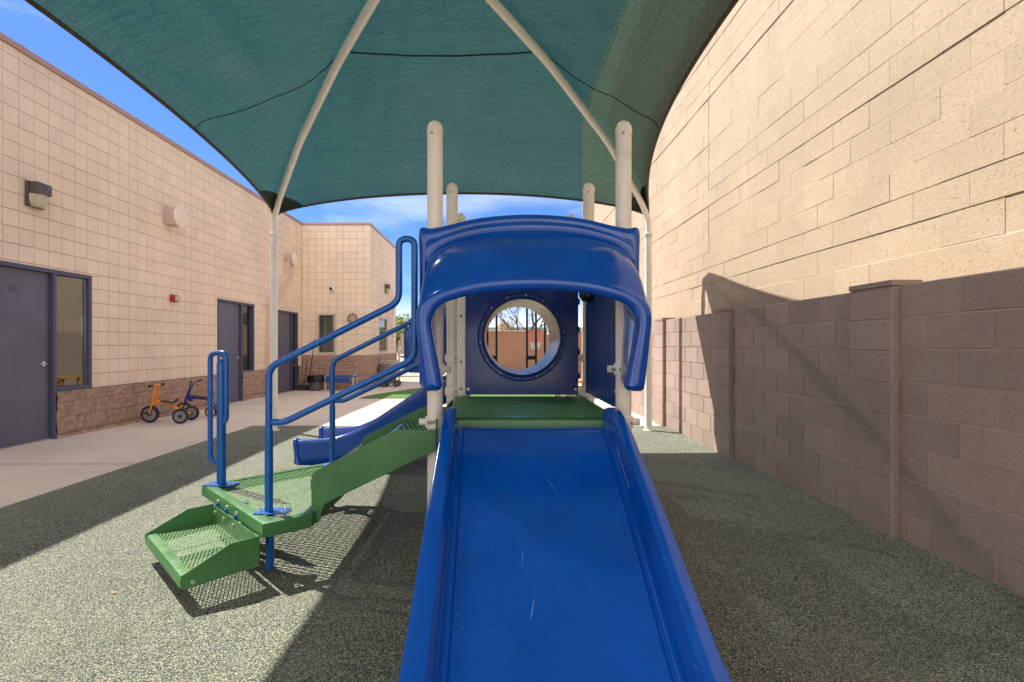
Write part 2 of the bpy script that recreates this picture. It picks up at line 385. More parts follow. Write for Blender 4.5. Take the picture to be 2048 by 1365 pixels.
def rubber():
    m, nt, b = base_mat('poured_rubber_granules', (.1, .1, .1), .82, 0, .35)
    t = nt.nodes.new('ShaderNodeTexCoord'); col = None
    vo = nt.nodes.new('ShaderNodeTexVoronoi'); vo.inputs['Scale'].default_value = 270; nt.links.new(t.outputs['Object'], vo.inputs['Vector'])
    sp = nt.nodes.new('ShaderNodeSeparateColor'); nt.links.new(vo.outputs['Color'], sp.inputs[0])
    r = nt.nodes.new('ShaderNodeValToRGB'); r.color_ramp.interpolation = 'CONSTANT'; e = r.color_ramp.elements
    st = [(0, (.022, .036, .028)), (.20, (.045, .068, .050)), (.42, (.095, .115, .082)), (.55, (.27, .28, .20)), (.79, (.46, .45, .34)), (.93, (.13, .14, .19))]
    while len(e) < len(st): e.new(.5)
    for x, (p, c) in zip(e, st): x.position = p; x.color = (*c, 1)
    nt.links.new(sp.outputs[0], r.inputs[0])
    c = mixc(nt, 1, r.outputs[0], ramp(nt, noisen(nt, 1.1, 8, .66), [(.3, .82), (.7, 1.16)]), 'MULTIPLY')
    c = mixc(nt, 1, c, ramp(nt, noisen(nt, 420, 3, .7), [(.3, .88), (.7, 1.1)]), 'MULTIPLY')
    nt.links.new(c, b.inputs['Base Color'])
    dust = ramp(nt, noisen(nt, .9, 8, .7, stretch=(1, 1.8, 1), dist=.8), [(.50, 0.0), (.74, .40)])
    c = mixc(nt, dust, c, (.20, .205, .15)); nt.links.new(c, b.inputs['Base Color'])
    hgt = mathn(nt, 'SUBTRACT', 1, vo.outputs['Distance']); bump(nt, b, hgt, .8, .004); return m
M['rubber'] = rubber()
def turfm():
    m, nt, b = base_mat('artificial_turf', (.09, .2, .04), .8, 0, .2)
    c = ramp(nt, noisen(nt, 90, 4, .8), [(.3, (.035, .10, .02)), (.7, (.14, .26, .06))]); nt.links.new(c, b.inputs['Base Color']); bump(nt, b, noisen(nt, 160, 3, .8), 1, .01); return m
M['turf'] = turfm()
def fabric():
    m = bpy.data.materials.new('green_shade_cloth'); m.use_nodes = True; nt = m.node_tree; nt.nodes.clear()
    o = nt.nodes.new('ShaderNodeOutputMaterial')
    knit = ramp(nt, noisen(nt, 62, 5, .85), [(.34, .0), (.56, .45), (.70, 1.0)])
    streak = ramp(nt, noisen(nt, 9, 6, .7, stretch=(.35, 6, .35)), [(.3, .72), (.7, 1.25)])
    c0 = mixc(nt, knit, (.005, .028, .022), (.040, .110, .092)); c0 = mixc(nt, 1, c0, streak, 'MULTIPLY')
    di = nt.nodes.new('ShaderNodeBsdfDiffuse'); tl = nt.nodes.new('ShaderNodeBsdfTranslucent'); tr = nt.nodes.new('ShaderNodeBsdfTransparent')
    gl = nt.nodes.new('ShaderNodeBsdfGlossy'); gl.inputs['Roughness'].default_value = .45; gl.inputs[0].default_value = (.5, .55, .5, 1)
    nt.links.new(c0, di.inputs[0]); nt.links.new(mixc(nt, 1, c0, (1.0, 1.05, .95), 'MULTIPLY'), tl.inputs[0]); tr.inputs[0].default_value = (1, 1, 1, 1)
    a = nt.nodes.new('ShaderNodeMixShader'); a.inputs[0].default_value = .50; nt.links.new(di.outputs[0], a.inputs[1]); nt.links.new(tl.outputs[0], a.inputs[2])
    g = nt.nodes.new('ShaderNodeMixShader'); g.inputs[0].default_value = .04; nt.links.new(a.outputs[0], g.inputs[1]); nt.links.new(gl.outputs[0], g.inputs[2])
    hole = ramp(nt, noisen(nt, 150, 3, .8), [(.36, .015), (.58, .055), (.71, .20), (.84, .45)])
    s = nt.nodes.new('ShaderNodeMixShader'); nt.links.new(hole, s.inputs[0]); nt.links.new(g.outputs[0], s.inputs[1]); nt.links.new(tr.outputs[0], s.inputs[2])
    nt.links.new(s.outputs[0], o.inputs[0]); return m
M['fabric'] = fabric()
M['hem'] = wear_mat('brown_edge_hem', (.085, .065, .045), .8, 0, .3, 30)
M['seam'] = wear_mat('dark_seam_thread', (.012, .020, .016), .8)
M['corner_patch'] = wear_mat('doubled_corner_cloth', (.014, .028, .018), .8, 0, .4, 40)
M['yellow'] = wear_mat('orange_yellow_enamel', (.85, .27, .006), .3, 0, .08, 9, 0, 60, .3)
M['tyre'] = wear_mat('black_tyre_rubber', (.012, .012, .014), .6)
M['greyrim'] = wear_mat('grey_plastic_rim', (.22, .22, .25), .4)
M['yrim'] = wear_mat('yellow_plastic_rim', (.72, .42, .01), .35)
M['navy_trike'] = wear_mat('violet_blue_enamel', (.022, .022, .22), .3, 0, .1, 9, 0, 60, .3)
M['disc'] = wear_mat('cream_speaker_paint', (.82, .69, .56), .5, 0, .05, 5)
M['boxgrey'] = wear_mat('beige_box_paint', (.52, .42, .37), .5, 0, .08, 5)
M['duct'] = wear_mat('painted_duct', (.66, .49, .39), .5, 0, .07, 3)
M['red'] = wear_mat('red_alarm_housing', (.33, .03, .025), .4)
M['strobe'] = wear_mat('strobe_lens', (.55, .45, .30), .15)
M['bronze'] = wear_mat('dark_bronze_housing', (.085, .080, .078), .35, .2)
M['lens'] = wear_mat('frosted_ribbed_lens', (.50, .44, .34), .2)
M['cot'] = wear_mat('blue_mesh_fabric', (.012, .07, .36), .6, 0, .1, 20)
M['bin'] = wear_mat('grey_bin_plastic', (.10, .11, .115), .55)
M['bag'] = wear_mat('black_bin_bag', (.010, .010, .011), .22, 0, .2, 10, 1.0, 25)
M['grey_cloth'] = wear_mat('grey_taupe_fabric', (.15, .125, .115), .75, 0, .3, 20)
M['fountain'] = wear_mat('stainless_basin', (.40, .36, .33), .4, .5, .1, 8)
M['fence'] = wear_mat('almond_fence_paint', (.66, .56, .44), .5)
M['clock'] = wear_mat('rusty_bronze_clock', (.13, .06, .035), .6, .3)
M['white'] = wear_mat('white_plastic', (.75, .73, .70), .4)
M['wood'] = wear_mat('orange_pine', (.62, .26, .05), .5, 0, .2, 12)
M['bark'] = wear_mat('tree_bark', (.10, .075, .06), .9, 0, .3, 20, .5, 40)
M['leaf'] = wear_mat('yellow_green_leaf', (.22, .30, .045), .6, 0, .45, 2.5)
M['leaf_dark'] = wear_mat('dark_green_leaf', (.035, .075, .030), .6, 0, .4, 2.5)
M['far_wall'] = wear_mat('pale_stucco', (.60, .48, .33), .9)
M['far_roof'] = wear_mat('faded_green_roof', (.18, .28, .25), .7)
M['net_red'] = wear_mat('red_net_cord', (.62, .08, .09), .8)
M['net_white'] = wear_mat('white_blue_net_cord', (.62, .66, .80), .8)
M['rim'] = wear_mat('dark_red_rim', (.25, .03, .03), .5)
M['car'] = wear_mat('white_car_paint', (.72, .72, .72), .25, 0, .03, 3, 0, 60, .5)

# ------------------------------------------------------------------ ground
def flat(name, mat, x0, x1, y0, y1, z, n=12, label=None):
    b = MB(); rows = []
    for i in range(n+1):
        y = y0+(y1-y0)*i/n; rows.append([(x0, y, gz(y)+z), (x1, y, gz(y)+z)])
    b.grid(rows); o = b.build(name, mat, None, smooth=False); return tag(o, kind='structure')
gb = MB(); rows = []
for y in (-300, 7, 12, 17, 23, 40, 700):
    rows.append([(-500, y, (gz(y) if y < 23 else gz(23))-.012), (500, y, (gz(y) if y < 23 else gz(23))-.012)])
gb.grid(rows); tag(gb.build('ground', M['ground'], smooth=False), kind='structure')
flat('concrete_path', M['concrete'], -6.2, 2.75, -2, 19.0, -.004, 30)
flat('rubber_surface', M['rubber'], -3.72, 2.75, -2, 7.72, .002, 8)
# walkway joints (sawn lines)
jb = MB()
for y in (.4, 2.8, 5.22, 7.72, 10.1, 12.6, 15.0): jb.face([(-6.1, y-.005, gz(y)+.001), (-3.725 if y < 7.7 else 2.6, y-.005, gz(y)+.001), (-3.725 if y < 7.7 else 2.6, y+.005, gz(y)+.001), (-6.1, y+.005, gz(y)+.001)])
for x in (-1.2, 1.2): jb.face([(x-.005, 7.73, .0005), (x+.005, 7.73, .0005), (x+.005, 12, gz(12)+.001), (x-.005, 12, gz(12)+.001)])
tag(jb.build('path_joints', M['joint'], smooth=False, weld=False), kind='structure')
# turf bed with a curved outline
tb = MB(); poly = [(-3.25, 12.05), (2.5, 12.05), (2.5, 16.4), (-2.0, 16.2), (-2.35, 15.2), (-2.6, 14.3), (-2.9, 13.2), (-3.3, 12.5)]
for i in range(8):
    y0 = 12.05+(16.3-12.05)*i/8; y1 = 12.05+(16.3-12.05)*(i+1)/8
    def xl(y): return -3.28+(y-12.05)*.10 if y < 12.9 else -3.195+(y-12.9)*.36
    tb.face([(xl(y0), y0, gz(y0)+.012), (2.5, y0, gz(y0)+.012), (2.5, y1, gz(y1)+.012), (xl(y1), y1, gz(y1)+.012)])
tag(tb.build('turf', M['turf'], smooth=False), kind='structure')

# ------------------------------------------------------------------ block walls
def block_wall(name, fn, u0, u1, v0, v1, bw, bh, off, opens, joint, depth, mats, parent=None, seed=1, uoff=0.0, wob=0.0, bev=.45, jx=1.0):
    rnd = random.Random(seed); b = MB(); tint = []
    def sub(rs, o):
        res = []
        for (a, c, e, g) in rs:   # u0,u1,v0,v1
            if o[0] >= c or o[1] <= a or o[2] >= g or o[3] <= e: res.append((a, c, e, g)); continue
            if o[2] > e: res.append((a, c, e, o[2]))
            if o[3] < g: res.append((a, c, o[3], g))
            lo, hi = max(e, o[2]), min(g, o[3])
            if o[0] > a: res.append((a, o[0], lo, hi))
            if o[1] < c: res.append((o[1], c, lo, hi))
        return res
    row = 0; v = v0
    while v < v1-1e-4:
        rw_ = rnd.uniform(-wob, wob)
        vt = min(v+bh, v1); st = -(off*bw*(row % 2))+uoff; u = u0+st-(bw if st > 0 else 0)
        while u < u1-1e-4:
            ua, ub = max(u, u0), min(u+bw, u1)
            if ub-ua > .004:
                t = rnd.random(); dd = rnd.uniform(-wob, wob)*.45+rw_
                for (a, c, e, g) in [r for r in _red([(ua, ub, v, vt)], opens, sub)]:
                    if c-a < .006 or g-e < .006: continue
                    j = joint/2*jx; k = j*bev; jv = joint/2*rnd.uniform(.8, 1.3)
                    A = [(a, e), (c, e), (c, g), (a, g)]
                    B = [(a+k, e+k), (c-k, e+k), (c-k, g-k), (a+k, g-k)]
                    D = [(a+j, e+jv), (c-j, e+jv), (c-j, g-jv), (a+j, g-jv)]
                    b.face([fn(x, y, dd) for x, y in D], 0); tint.append(t)
                    for i in range(4):
                        i2 = (i+1) % 4
                        b.face([fn(*B[i], -depth), fn(*B[i2], -depth), fn(*D[i2], dd), fn(*D[i], dd)], 0); tint.append(t)
                        b.face([fn(*A[i], -depth), fn(*A[i2], -depth), fn(*B[i2], -depth), fn(*B[i], -depth)], 1); tint.append(.5)
            u += bw
        v += bh; row += 1
    return b.build(name, mats, parent, smooth=False, tint=tint)
def _red(rs, opens, sub):
    for o in opens: rs = sub(rs, o)
    return rs
def rock_band(b, fn, u0, u1, v0, v1, opens=(), st=.022, amp=.026, seed=0, rowh=.203, bw=.406):
    nu = max(2, int((u1-u0)/st)); nv = max(2, int((v1-v0)/st)); rows = []
    for j in range(nv+1):
        v = v0+(v1-v0)*j/nv; r = []
        for i in range(nu+1):
            u = u0+(u1-u0)*i/nu
            row = int((v-v0)/rowh); fu = ((u+(row % 2)*bw/2)/bw) % 1; fv = ((v-v0)/rowh) % 1
            e = min(fu*bw, (1-fu)*bw, fv*rowh, (1-fv)*rowh)
            d = .012+amp*(.5+.5*noise.noise((u*7+seed, v*9, 1.3)))*min(1, e/.03)+.012*noise.noise((u*24, v*24, seed))
            if e < .006: d = 0.0
            r.append(fn(u, v, d))
        rows.append(r)
    b.grid(rows)

XW, YB, XS, YE = -5.78, 15.04, -3.76, 18.9
RT = 4.78
bld = thing('school_building', (XW, 9, 0), 'tan scored-block building with slate doors and split-face base, left of the playground', 'building')
fl = lambda u, v, d: (XW+d, u, v)
fb_ = lambda u, v, d: (u, YB-d, v)
fs = lambda u, v, d: (XS+d, u, v)
doors = [(4.7, 7.23, 5.66, 6.60, 2.205, .64, False), (10.49, 12.07, 10.49, 11.46, 2.19, .62, False), (13.28, 14.72, 13.28, 14.27, 2.16, .60, True)]
op = []
for (a, b2, d0, d1, zt, zb, low) in doors:
    op.append((a, d1+.06, -.3, zt)); op.append((d1+.05, b2, zb-.04 if not low else -.3, zt))
mats_t = [M['block_tan'], M['mortar_tan']]
block_wall('wall', fl, -3.0, YB, .61, RT, .203, .203, 0, op, .011, .009, mats_t, bld, 3)
wb = (-5.33, -4.785, .97, 2.16); ws = (16.15, 17.45, .99, 2.13)
block_wall('wall', fb_, XW, XS, .93, RT, .203, .203, 0, [wb], .011, .009, mats_t, bld, 4)
block_wall('wall', fs, YB, YE, .93, RT, .203, .203, 0, [ws], .011, .009, mats_t, bld, 5)
rb = MB()
segs = [(-1.0, 4.7), (6.645, 10.49), (11.505, 13.28), (14.72, YB)]
for i, (a, c) in enumerate(segs): rock_band(rb, fl, a, c, 0-.16, .61, seed=i*5)
rb.build('split_face_base', M['rock'], bld, smooth=False, weld=False, split=True)
rb = MB(); rock_band(rb, fb_, XW+.03, XS+.03, -.09, .93, seed=31); rock_band(rb, fs, YB-.03, YE, -.09, .93, seed=41)
rb.build('split_face_base', M['rock'], bld, smooth=False, weld=False, split=True)
# body behind, roof, coping
bb = MB(); bb.box((-14, -3, -.2), (XW-.13, YE, RT-.1)); bb.box((XW-.14, YB+.13, -.2), (XS-.13, YE-.01, RT-.1)); bb.box((XS-.14, YE-.12, -.2), (XS-.001, YE, RT-.1)); bb.build('inner_wall', M['dark_room'], bld, smooth=False)
cb = MB()
cb.box((XW-.3, -3, RT), (XW+.025, YB-.02, RT+.075)); cb.box((XW-.3, YB-.025, RT+.001), (XS+.025, YB+.3, RT+.076)); cb.box((XS-.3, YB+.3, RT+.0005), (XS+.024, YE+.03, RT+.0755))
cb.build('coping', M['coping'], bld, smooth=False, bevel=.006)
lb_ = MB()
for y in [(-3+3.05*i) for i in range(7)]: lb_.box((XW-.31, y-.02, RT-.004), (XW+.0285, y+.02, RT+.079))
lb_.build('coping_joint', M['coping'], bld, smooth=False, split=True)
def lever(b, x, y, z, s=-1):
    b.lathe([(0, .018), (.02, .018), (.034, .012), (.036, 0)], (x, y, z), (1, 0, 0), 20)
    b.tube(fillet([(x, y, z), (x+.055, y, z), (x+.058, y+s*.12, z)], .02), .009, 10)
for k, (a, b2, d0, d1, zt, zb, low) in enumerate(doors):
    x = XW-.06; FW = .05
    fr = MB()
    zl = -.13
    def fbx(y0, y1, z0, z1, t=0): fr.box((x-.03, y0, z0), (XW+.012+t, y1, z1))
    fbx(a if k else a, b2, zt-FW, zt, .002)                       # head
    fbx(d1, d1+FW, zl, zt-FW)                                     # mullion
    fbx(b2-FW, b2, zl if low else zb-.03, zt-FW)
    fbx(d1+FW, b2-FW, (zl if low else zb-.03), (zl+.07 if low else zb+.03), -.002)
    if low: fbx(d1+FW, b2-FW, .60, .68, -.002)
    if k: fbx(a, a+FW*.6, zl, zt-FW)
    fo = fr.build('door_frame', M['frame'], bld, smooth=False, bevel=.004)
    ds = [(d0+(.03 if k else .0), d1)] + ([(a, d0-.01)] if k == 0 else [])
    for (e0, e1) in ds:
        db = MB(); db.box((x-.035, e0+.004, gz(e0)+.012), (x+.018, e1-.004, zt-FW-.004))
        do = db.build('door', M['door'], bld, smooth=False, bevel=.003)
        if (e0, e1) == ds[0]:
            hb = MB(); lever(hb, x+.02, e1-.09, .98+gz(e1), -1); hb.build('handle', M['brushed'], do)
            hg = MB()
            for hz_ in (.25, 1.05, 1.85): hg.tube([(x+.026, e0+.008, hz_), (x+.026, e0+.008, hz_+.11)], .011, 8)
            hg.build('hinge', M['brushed'], do, split=True)
        sb = MB(); sb.box((x-.03, e0+.002, gz(e0)-.01), (x+.05, e1-.002, gz(e1)+.014)); sb.build('threshold', M['brushed'], do, smooth=False)
    pane = MB(); pane.box((x-.012, d1+FW+.002, (zl+.05 if low else zb+.02)), (x-.004, b2-FW-.002, zt-FW-.002)); 
    if k == 0:
        pv = Vector((x-.008, (d1+b2)/2, 1.3)); rt = Matrix.Rotation(R(-6.0), 3, 'Z'); pane.v = [rt @ (q-pv)+pv for q in pane.v]
    pane.build('pane', M['glass'], fo, smooth=False)
    bk = MB(); bk.box((x-.07, d1-.02, zl), (x-.06, b2, zt-.01)); bk.build('dark_interior', M['dark_room'], fo, smooth=False)
# faint sign plate on first door
sg = MB(); sg.box((XW-.043, 6.05, 1.86), (XW-.038, 6.15, 1.95)); sg.build('sign_plate', M['frame'], bld, smooth=False)
def window(fn, u0, u1, v0, v1, blind=True):
    f = MB(); t = .05
    def bx(a, c, e, g, d0, d1):
        p = fn(a, e, d0); q = fn(c, g, d1)
        f.box([min(p[i], q[i]) for i in range(3)], [max(p[i], q[i]) for i in range(3)])
    bx(u0, u1, v0, v0+t, -.1, .012); bx(u0, u1, v1-t, v1, -.1, .010); bx(u0, u0+t, v0+t, v1-t, -.1, .008); bx(u1-t, u1, v0+t, v1-t, -.1, .008)
    fo = f.build('window', M['white_frame'], bld, smooth=False)
    f = MB(); bx(u0+t, u1-t, v0+t, v1-t, -.05, -.044); f.build('pane', M['glass_far'], fo, smooth=False)
    f = MB(); bx(u0, u1, v0, v1, -.125, -.12); f.build('dark_interior', M['dark_room'], fo, smooth=False)
    f = MB(); n = int((v1-v0-.12)/.035)
    for i in range(n):
        z = v0+t+.01+i*.035
        f.face([fn(u0+t+.01, z, -.056), fn(u1-t-.01, z, -.056), fn(u1-t-.01, z+.027, -.068), fn(u0+t+.01, z+.027, -.068)])
    f.build('blind', M['blind'], fo, smooth=False)
window(fb_, *wb); window(fs, *ws)
# exhaust duct that runs down the wall beside the third door (fixed part of the building)
du = MB()
def rect_duct(pts, wy, wx, b):
    rows = []
    for (y, z, ny, nz_) in pts:
        hy = wy/2
        rows.append([(XW, y-hy*ny, z-hy*nz_), (XW+wx, y-hy*ny, z-hy*nz_), (XW+wx, y+hy*ny, z+hy*nz_), (XW, y+hy*ny, z+hy*nz_)])
    b.grid(rows, closed=True)
rect_duct([(12.80, -.1, 1, 0), (12.80, 2.28, 1, 0), (12.84, 2.42, .95, -.3), (13.78, 3.02, .85, -.5), (13.88, 3.12, 1, -.1), (13.88, 3.5, 1, 0)], .26, .14, du)
du.build('wall_duct', M['duct'], bld, smooth=False, bevel=.004)
sm = MB()
for z in (1.0, 2.2): sm.box((XW, 12.66, z), (XW+.148, 12.94, z+.025))
sm.build('duct_band', M['duct'], bld, smooth=False, split=True)

# wall fittings: things of their own
def speaker_vent(y, z, label):
    t = thing('wall_vent', (XW, y, z), label, 'vent', 'round capped wall vents')
    b = MB(); b.box((XW+.001, y-.13, z-.15), (XW+.20, y+.10, z+.15), bev=.008); b.build('housing', M['boxgrey'], t)
    b = MB(); b.lathe([(0, .235), (.16, .235), (.185, .228), (.19, .215), (.185, .205), (0, .20)], (XW, y+.0, z), (1, 0, 0), 40); b.build('round_cap', M['disc'], t)
speaker_vent(8.93, 3.47, 'round cream cap on a square box, on the wall above the red alarm')
speaker_vent(13.98, 3.58, 'round cream cap at the top of the slanted wall duct')
def wall_lamp(fn, u, z, label):
    p = fn(u, z, 0); t = thing('wall_lamp', p, label, 'lamp', 'dusk to dawn wall lamps')
    def bx(b, a, c, e, g, d0, d1, bev=0):
        p = fn(a, e, d0); q = fn(c, g, d1); b.box([min(p[i], q[i]) for i in range(3)], [max(p[i], q[i]) for i in range(3)], bev=bev)
    b = MB(); bx(b, u-.115, u+.115, z-.16, z+.15, .001, .05, .01); bx(b, u-.11, u+.11, z+.0, z+.145, .05, .15, .02); b.build('housing', M['bronze'], t)
    b = MB(); rows = []
    for j in range(7):
        zz = z-.155+.155*j/6; r = []
        for i in range(25):
            a = PI*i/24; k = .75+.25*math.sin(PI/2*min(1, j/3))
            rr = 1+.03*math.cos(i*PI); r.append(fn(u-.1*math.cos(a)*k*rr, zz, .05+.095*math.sin(a)*k*rr))
        rows.append(r)
    b.grid(rows); b.face(rows[0]); b.build('lens', M['lens'], t)
    b = MB(); q = fn(u+.06, z+.1, .15); n = Vector(fn(u, z, 1))-Vector(fn(u, z, 0)); b.lathe([(0, .01), (.016, .008), (.018, 0)], q, n, 14); b.build('photo_cell', M['chip'], t)
wall_lamp(fl, 6.32, 3.09, 'bronze wall lamp with frosted ribbed lens above the nearest slate door')
wall_lamp(fs, 17.1, 3.12, 'small bronze wall lamp on the side wall above the narrow far window')
t = thing('fire_alarm', (XW, 9.03, 2.05), 'red fire alarm horn with strobe on the tan block wall', 'fire alarm')
b = MB(); b.box((XW+.001, 8.96, 1.985), (XW+.075, 9.10, 2.115), bev=.008); b.build('housing', M['red'], t)
b = MB(); b.box((XW+.075, 8.985, 2.0), (XW+.12, 9.075, 2.10), bev=.012); b.build('strobe_lens', M['strobe'], t)
t = thing('security_camera', (-4.89, YB, 2.88), 'small white round security camera on the far tan wall', 'camera')
b = MB(); b.box((-4.96, YB-.04, 2.83), (-4.82, YB-.001, 2.97), bev=.02); b.lathe([(0, 0), (.055, 0), (.055, .05), (.045, .07)], (-4.89, YB-.04, 2.89), (0, -1, 0)); b.build('housing', M['white'], t)
b = MB(); b.lathe([(.045, 0), (.035, .03), (0, .045)], (-4.89, YB-.105, 2.89), (0, -1, 0)); b.build('lens', M['black_gloss'], t)
t = thing('wall_clock', (-4.27, YB, 2.0), 'round rusty openwork wall clock beside the far window', 'clock')
b = MB(); cc = Vector((-4.27, YB-.045, 2.0))
for rr, th in ((.145, .010), (.095, .005), (.04, .006)): b.tube([cc+Vector((rr*math.cos(a), 0, rr*math.sin(a))) for a in [2*PI*i/32 for i in range(32)]], th, 8, closed=True)
for i in range(12):
    a = 2*PI*i/12; b.tube([cc+Vector((.095*math.cos(a), 0, .095*math.sin(a))), cc+Vector((.143*math.cos(a), 0, .143*math.sin(a)))], .008, 6)
b.tube([cc+Vector((0, 0, .14)), cc+Vector((0, 0, .19)), cc+Vector((0, .04, .19))], .005, 6)
b.build('openwork_face', M['clock'], t)
b = MB(); b.lathe([(0, .012), (.085, .012), (.09, 0)], (-4.27, YB-.02, 2.0), (0, -1, 0)); b.build('dial', M['duct'], t)
b = MB(); b.tube([cc+Vector((-.05, -.012, -.05)), cc+Vector((.06, -.012, .07))], .006, 6); b.tube([cc+Vector((.04, -.012, -.05)), cc+Vector((-.03, -.012, .04))], .005, 6); b.build('hands', M['white'], t)

# ------------------------------------------------------------------ right side
XBIG = 2.79
bg_ = thing('big_block_building', (XBIG, 6, 0), 'tall cream painted block building rising behind the brown garden wall', 'building')
fbg = lambda u, v, d: (XBIG-d, u, v)
block_wall('wall', fbg, -3.0, 16.6, -.2, 8.54, .4064, .2032, .5, [], .009, .004, [M['block_big'], M['mortar_big']], bg_, 11, jx=.32, wob=.0050, uoff=.1)
fbe = lambda u, v, d: (u, 16.6+d, v)
b = MB(); b.box((XBIG+.012, -3, -.2), (9, 16.6, 8.54)); b.build('inner_wall', M['block_big'], bg_, smooth=False)
b = MB(); b.box((XBIG-.03, -3, 8.54), (9.03, 16.63, 8.62)); b.build('coping', M['coping'], bg_, smooth=False)
b = MB(); b.box((XBIG-.004, 6.697, 0), (XBIG+.002, 6.705, 8.5)); b.box((XBIG-.004, 13.0, 0), (XBIG+.002, 13.008, 8.5)); b.build('control_joint', M['duct'], bg_, smooth=False, split=True)

XF, XP = 2.545, 2.50
gw = thing('garden_wall', (XF, 6, 0), 'low mauve brown block wall with capped pilasters along the right edge', 'wall')
ff = lambda u, v, d: (XF-d, u, v)
WH = 1.60
mb_ = [M['block_brown'], M['mortar_brown']]
block_wall('wall_face', ff, -2.0, 15.3, -.022-.0, WH-.0, .4064, .2032, .5, [], .0135, .0060, mb_, gw, 21, wob=.0012, uoff=.12, bev=.85)
b = MB(); b.box((XF+.0075, -2, -.1), (XF+.16, 15.3, WH-.004)); b.build('wall_core', M['block_brown'], gw, smooth=False)
near = [.99-.0, 3.215, 5.47, 7.66, 9.9, 12.15, 14.4]
for i, y in enumerate([-1.25]+near):
    w2 = .385
    fp = lambda u, v, d: (XP-d, u, v)
    def fp2(u, v, d, y=y): return (XP+(u-y)*.0+0, 0, 0)
    # pilaster: wide face and the two returns
    b = MB()
    ph = WH-.002
    po = block_wall('pilaster', fp, y, y+w2, -.036, WH-.002, .45, .2032, 0, [], .0135, .0065, mb_, gw, 50+i)
    b.box((XP+.007, y+.0005, -.1), (XF+.10, y+w2-.0005, WH-.006)); co_ = b.build('pilaster_core', M['block_brown'], po, smooth=False)
    b = MB(); b.box((XP-.004, y-.003, WH), (XF+.15, y+w2+.003, WH+.036), bev=.004); b.build('cap', M['block_brown'], po, smooth=False)

# far boundary wall with sunlit face, gate, hoop, trees, building beyond
fw_ = thing('boundary_wall', (0, 21.2, 0), 'sunlit brown block wall across the far end, seen through the tunnel', 'wall')
ffar = lambda u, v, d: (u, 21.2-d, v)
block_wall('wall_face', ffar, -1.7, 6, -.2, 1.80, .4064, .2032, .5, [], .011, .004, [M['block_far'], M['mortar_far']], fw_, 31)
b = MB(); b.box((-1.7, 21.205, -.2), (6, 21.4, 1.797)); b.build('wall_core', M['block_far'], fw_, smooth=False)
b = MB(); b.box((-1.72, 21.17, 1.80), (6.02, 21.42, 1.845)); b.build('coping', M['far_wall'], fw_, smooth=False)

gt = thing('picket_gate', (-3.0, 18.6, 0), 'almond metal picket gate with solid upper panel beyond the far corner', 'gate')
g0 = gz(18.6); GA, GB = -3.62, -1.75; GY = 18.6
b = MB(); b.box((GA, GY-.03, g0), (GA+.06, GY+.03, 1.40), bev=.004); b.build('gate_post', M['fence'], gt, smooth=False)
b = MB(); b.box((GB, GY-.03, g0), (GB+.06, GY+.03, 1.75)); b.build('gate_post', M['fence'], gt, smooth=False)
b = MB()
for z in (.06, .90, 1.62): b.box((GA+.065, GY-.015, z), (GB-.005, GY+.015, z+.04))
b.build('rail', M['fence'], gt, smooth=False)
n = 18
for i in range(n):
    x = GA+.10+(GB-GA-.18)*i/(n-1); b = MB(); b.box((x-.009, GY-.009, g0+.06), (x+.009, GY+.009, .90)); b.build('picket', M['fence'], gt, smooth=False)
b = MB(); n2 = 26
for i in range(n2):
    x0 = GA+.08+(GB-GA-.12)*i/n2; x1 = x0+(GB-GA-.12)/n2
    b.face([(x0, GY+(.0 if i % 2 else .014), .94), (x1, GY+(.014 if i % 2 else .0), .94), (x1, GY+(.014 if i % 2 else .0), 1.62), (x0, GY+(.0 if i % 2 else .014), 1.62)])
b.build('solid_panel', M['fence'], gt, smooth=False)
b = MB(); b.tube([(GA+.12, GY-.05, .80), (GB-.1, GY-.05, .80)], .022, 10); b.box((GA+.1, GY-.09, .77), (GA+.2, GY-.02, .83)); b.build('push_bar', M['black'], gt)

def leafy(name, x, y, z0, hgt, rad, mat, label, n=6500, ls=.17, seed=1):
    rnd = random.Random(seed); t = thing(name, (x, y, 0), label, 'tree', 'leafy trees beyond the gate')
    b = MB(); b.tube([(x, y, -.2), (x+.1, y, z0*.6), (x, y, z0+hgt*.4)], [.16, .12, .06], 8)
    for i in range(7):
        a = rnd.uniform(0, 2*PI); b.tube([(x, y, z0*.8+i*.1), (x+math.cos(a)*rad*.4, y+math.sin(a)*rad*.4, z0+hgt*.3), (x+math.cos(a)*rad*.75, y+math.sin(a)*rad*.75, z0+hgt*rnd.uniform(.4, .8))], [.07, .045, .015], 6)
    b.build('trunk', M['bark'], t)
    cl = [(Vector((rnd.gauss(0, rad*.42), rnd.gauss(0, rad*.42), z0+hgt*(.15+.75*rnd.random()))), rnd.uniform(.2, .42)*rad) for _ in range(26)]
    b = MB()
    for i in range(n):
        c, r = rnd.choice(cl); d = Vector((rnd.gauss(0, 1), rnd.gauss(0, 1), rnd.gauss(0, 1))).normalized()*r*rnd.random()**.4
        p = c+d+Vector((x, y, 0)); u = Vector((rnd.gauss(0, 1), rnd.gauss(0, 1), rnd.gauss(0, 1))).normalized(); v = u.orthogonal().normalized()*ls*.45; u = u*ls
        b.face([p-u*.5, p+v*.5, p+u*.5, p-v*.5])
    b.build('crown', mat, t, smooth=False, weld=False)
leafy('leafy_tree', -6.6, 31, 1.0, 2.0, 1.5, M['leaf'], 'bright yellow-green tree just above the gate beside the building corner', seed=4)
leafy('leafy_tree', -4.9, 33, .9, 1.7, 1.6, M['leaf'], 'lower yellow-green tree above the right half of the gate', seed=9)
leafy('hedge_tree', -5.9, 27, -.2, 1.5, .9, M['leaf_dark'], 'dark green shrub right behind the gate hinge post', n=1800, seed=14, ls=.12)

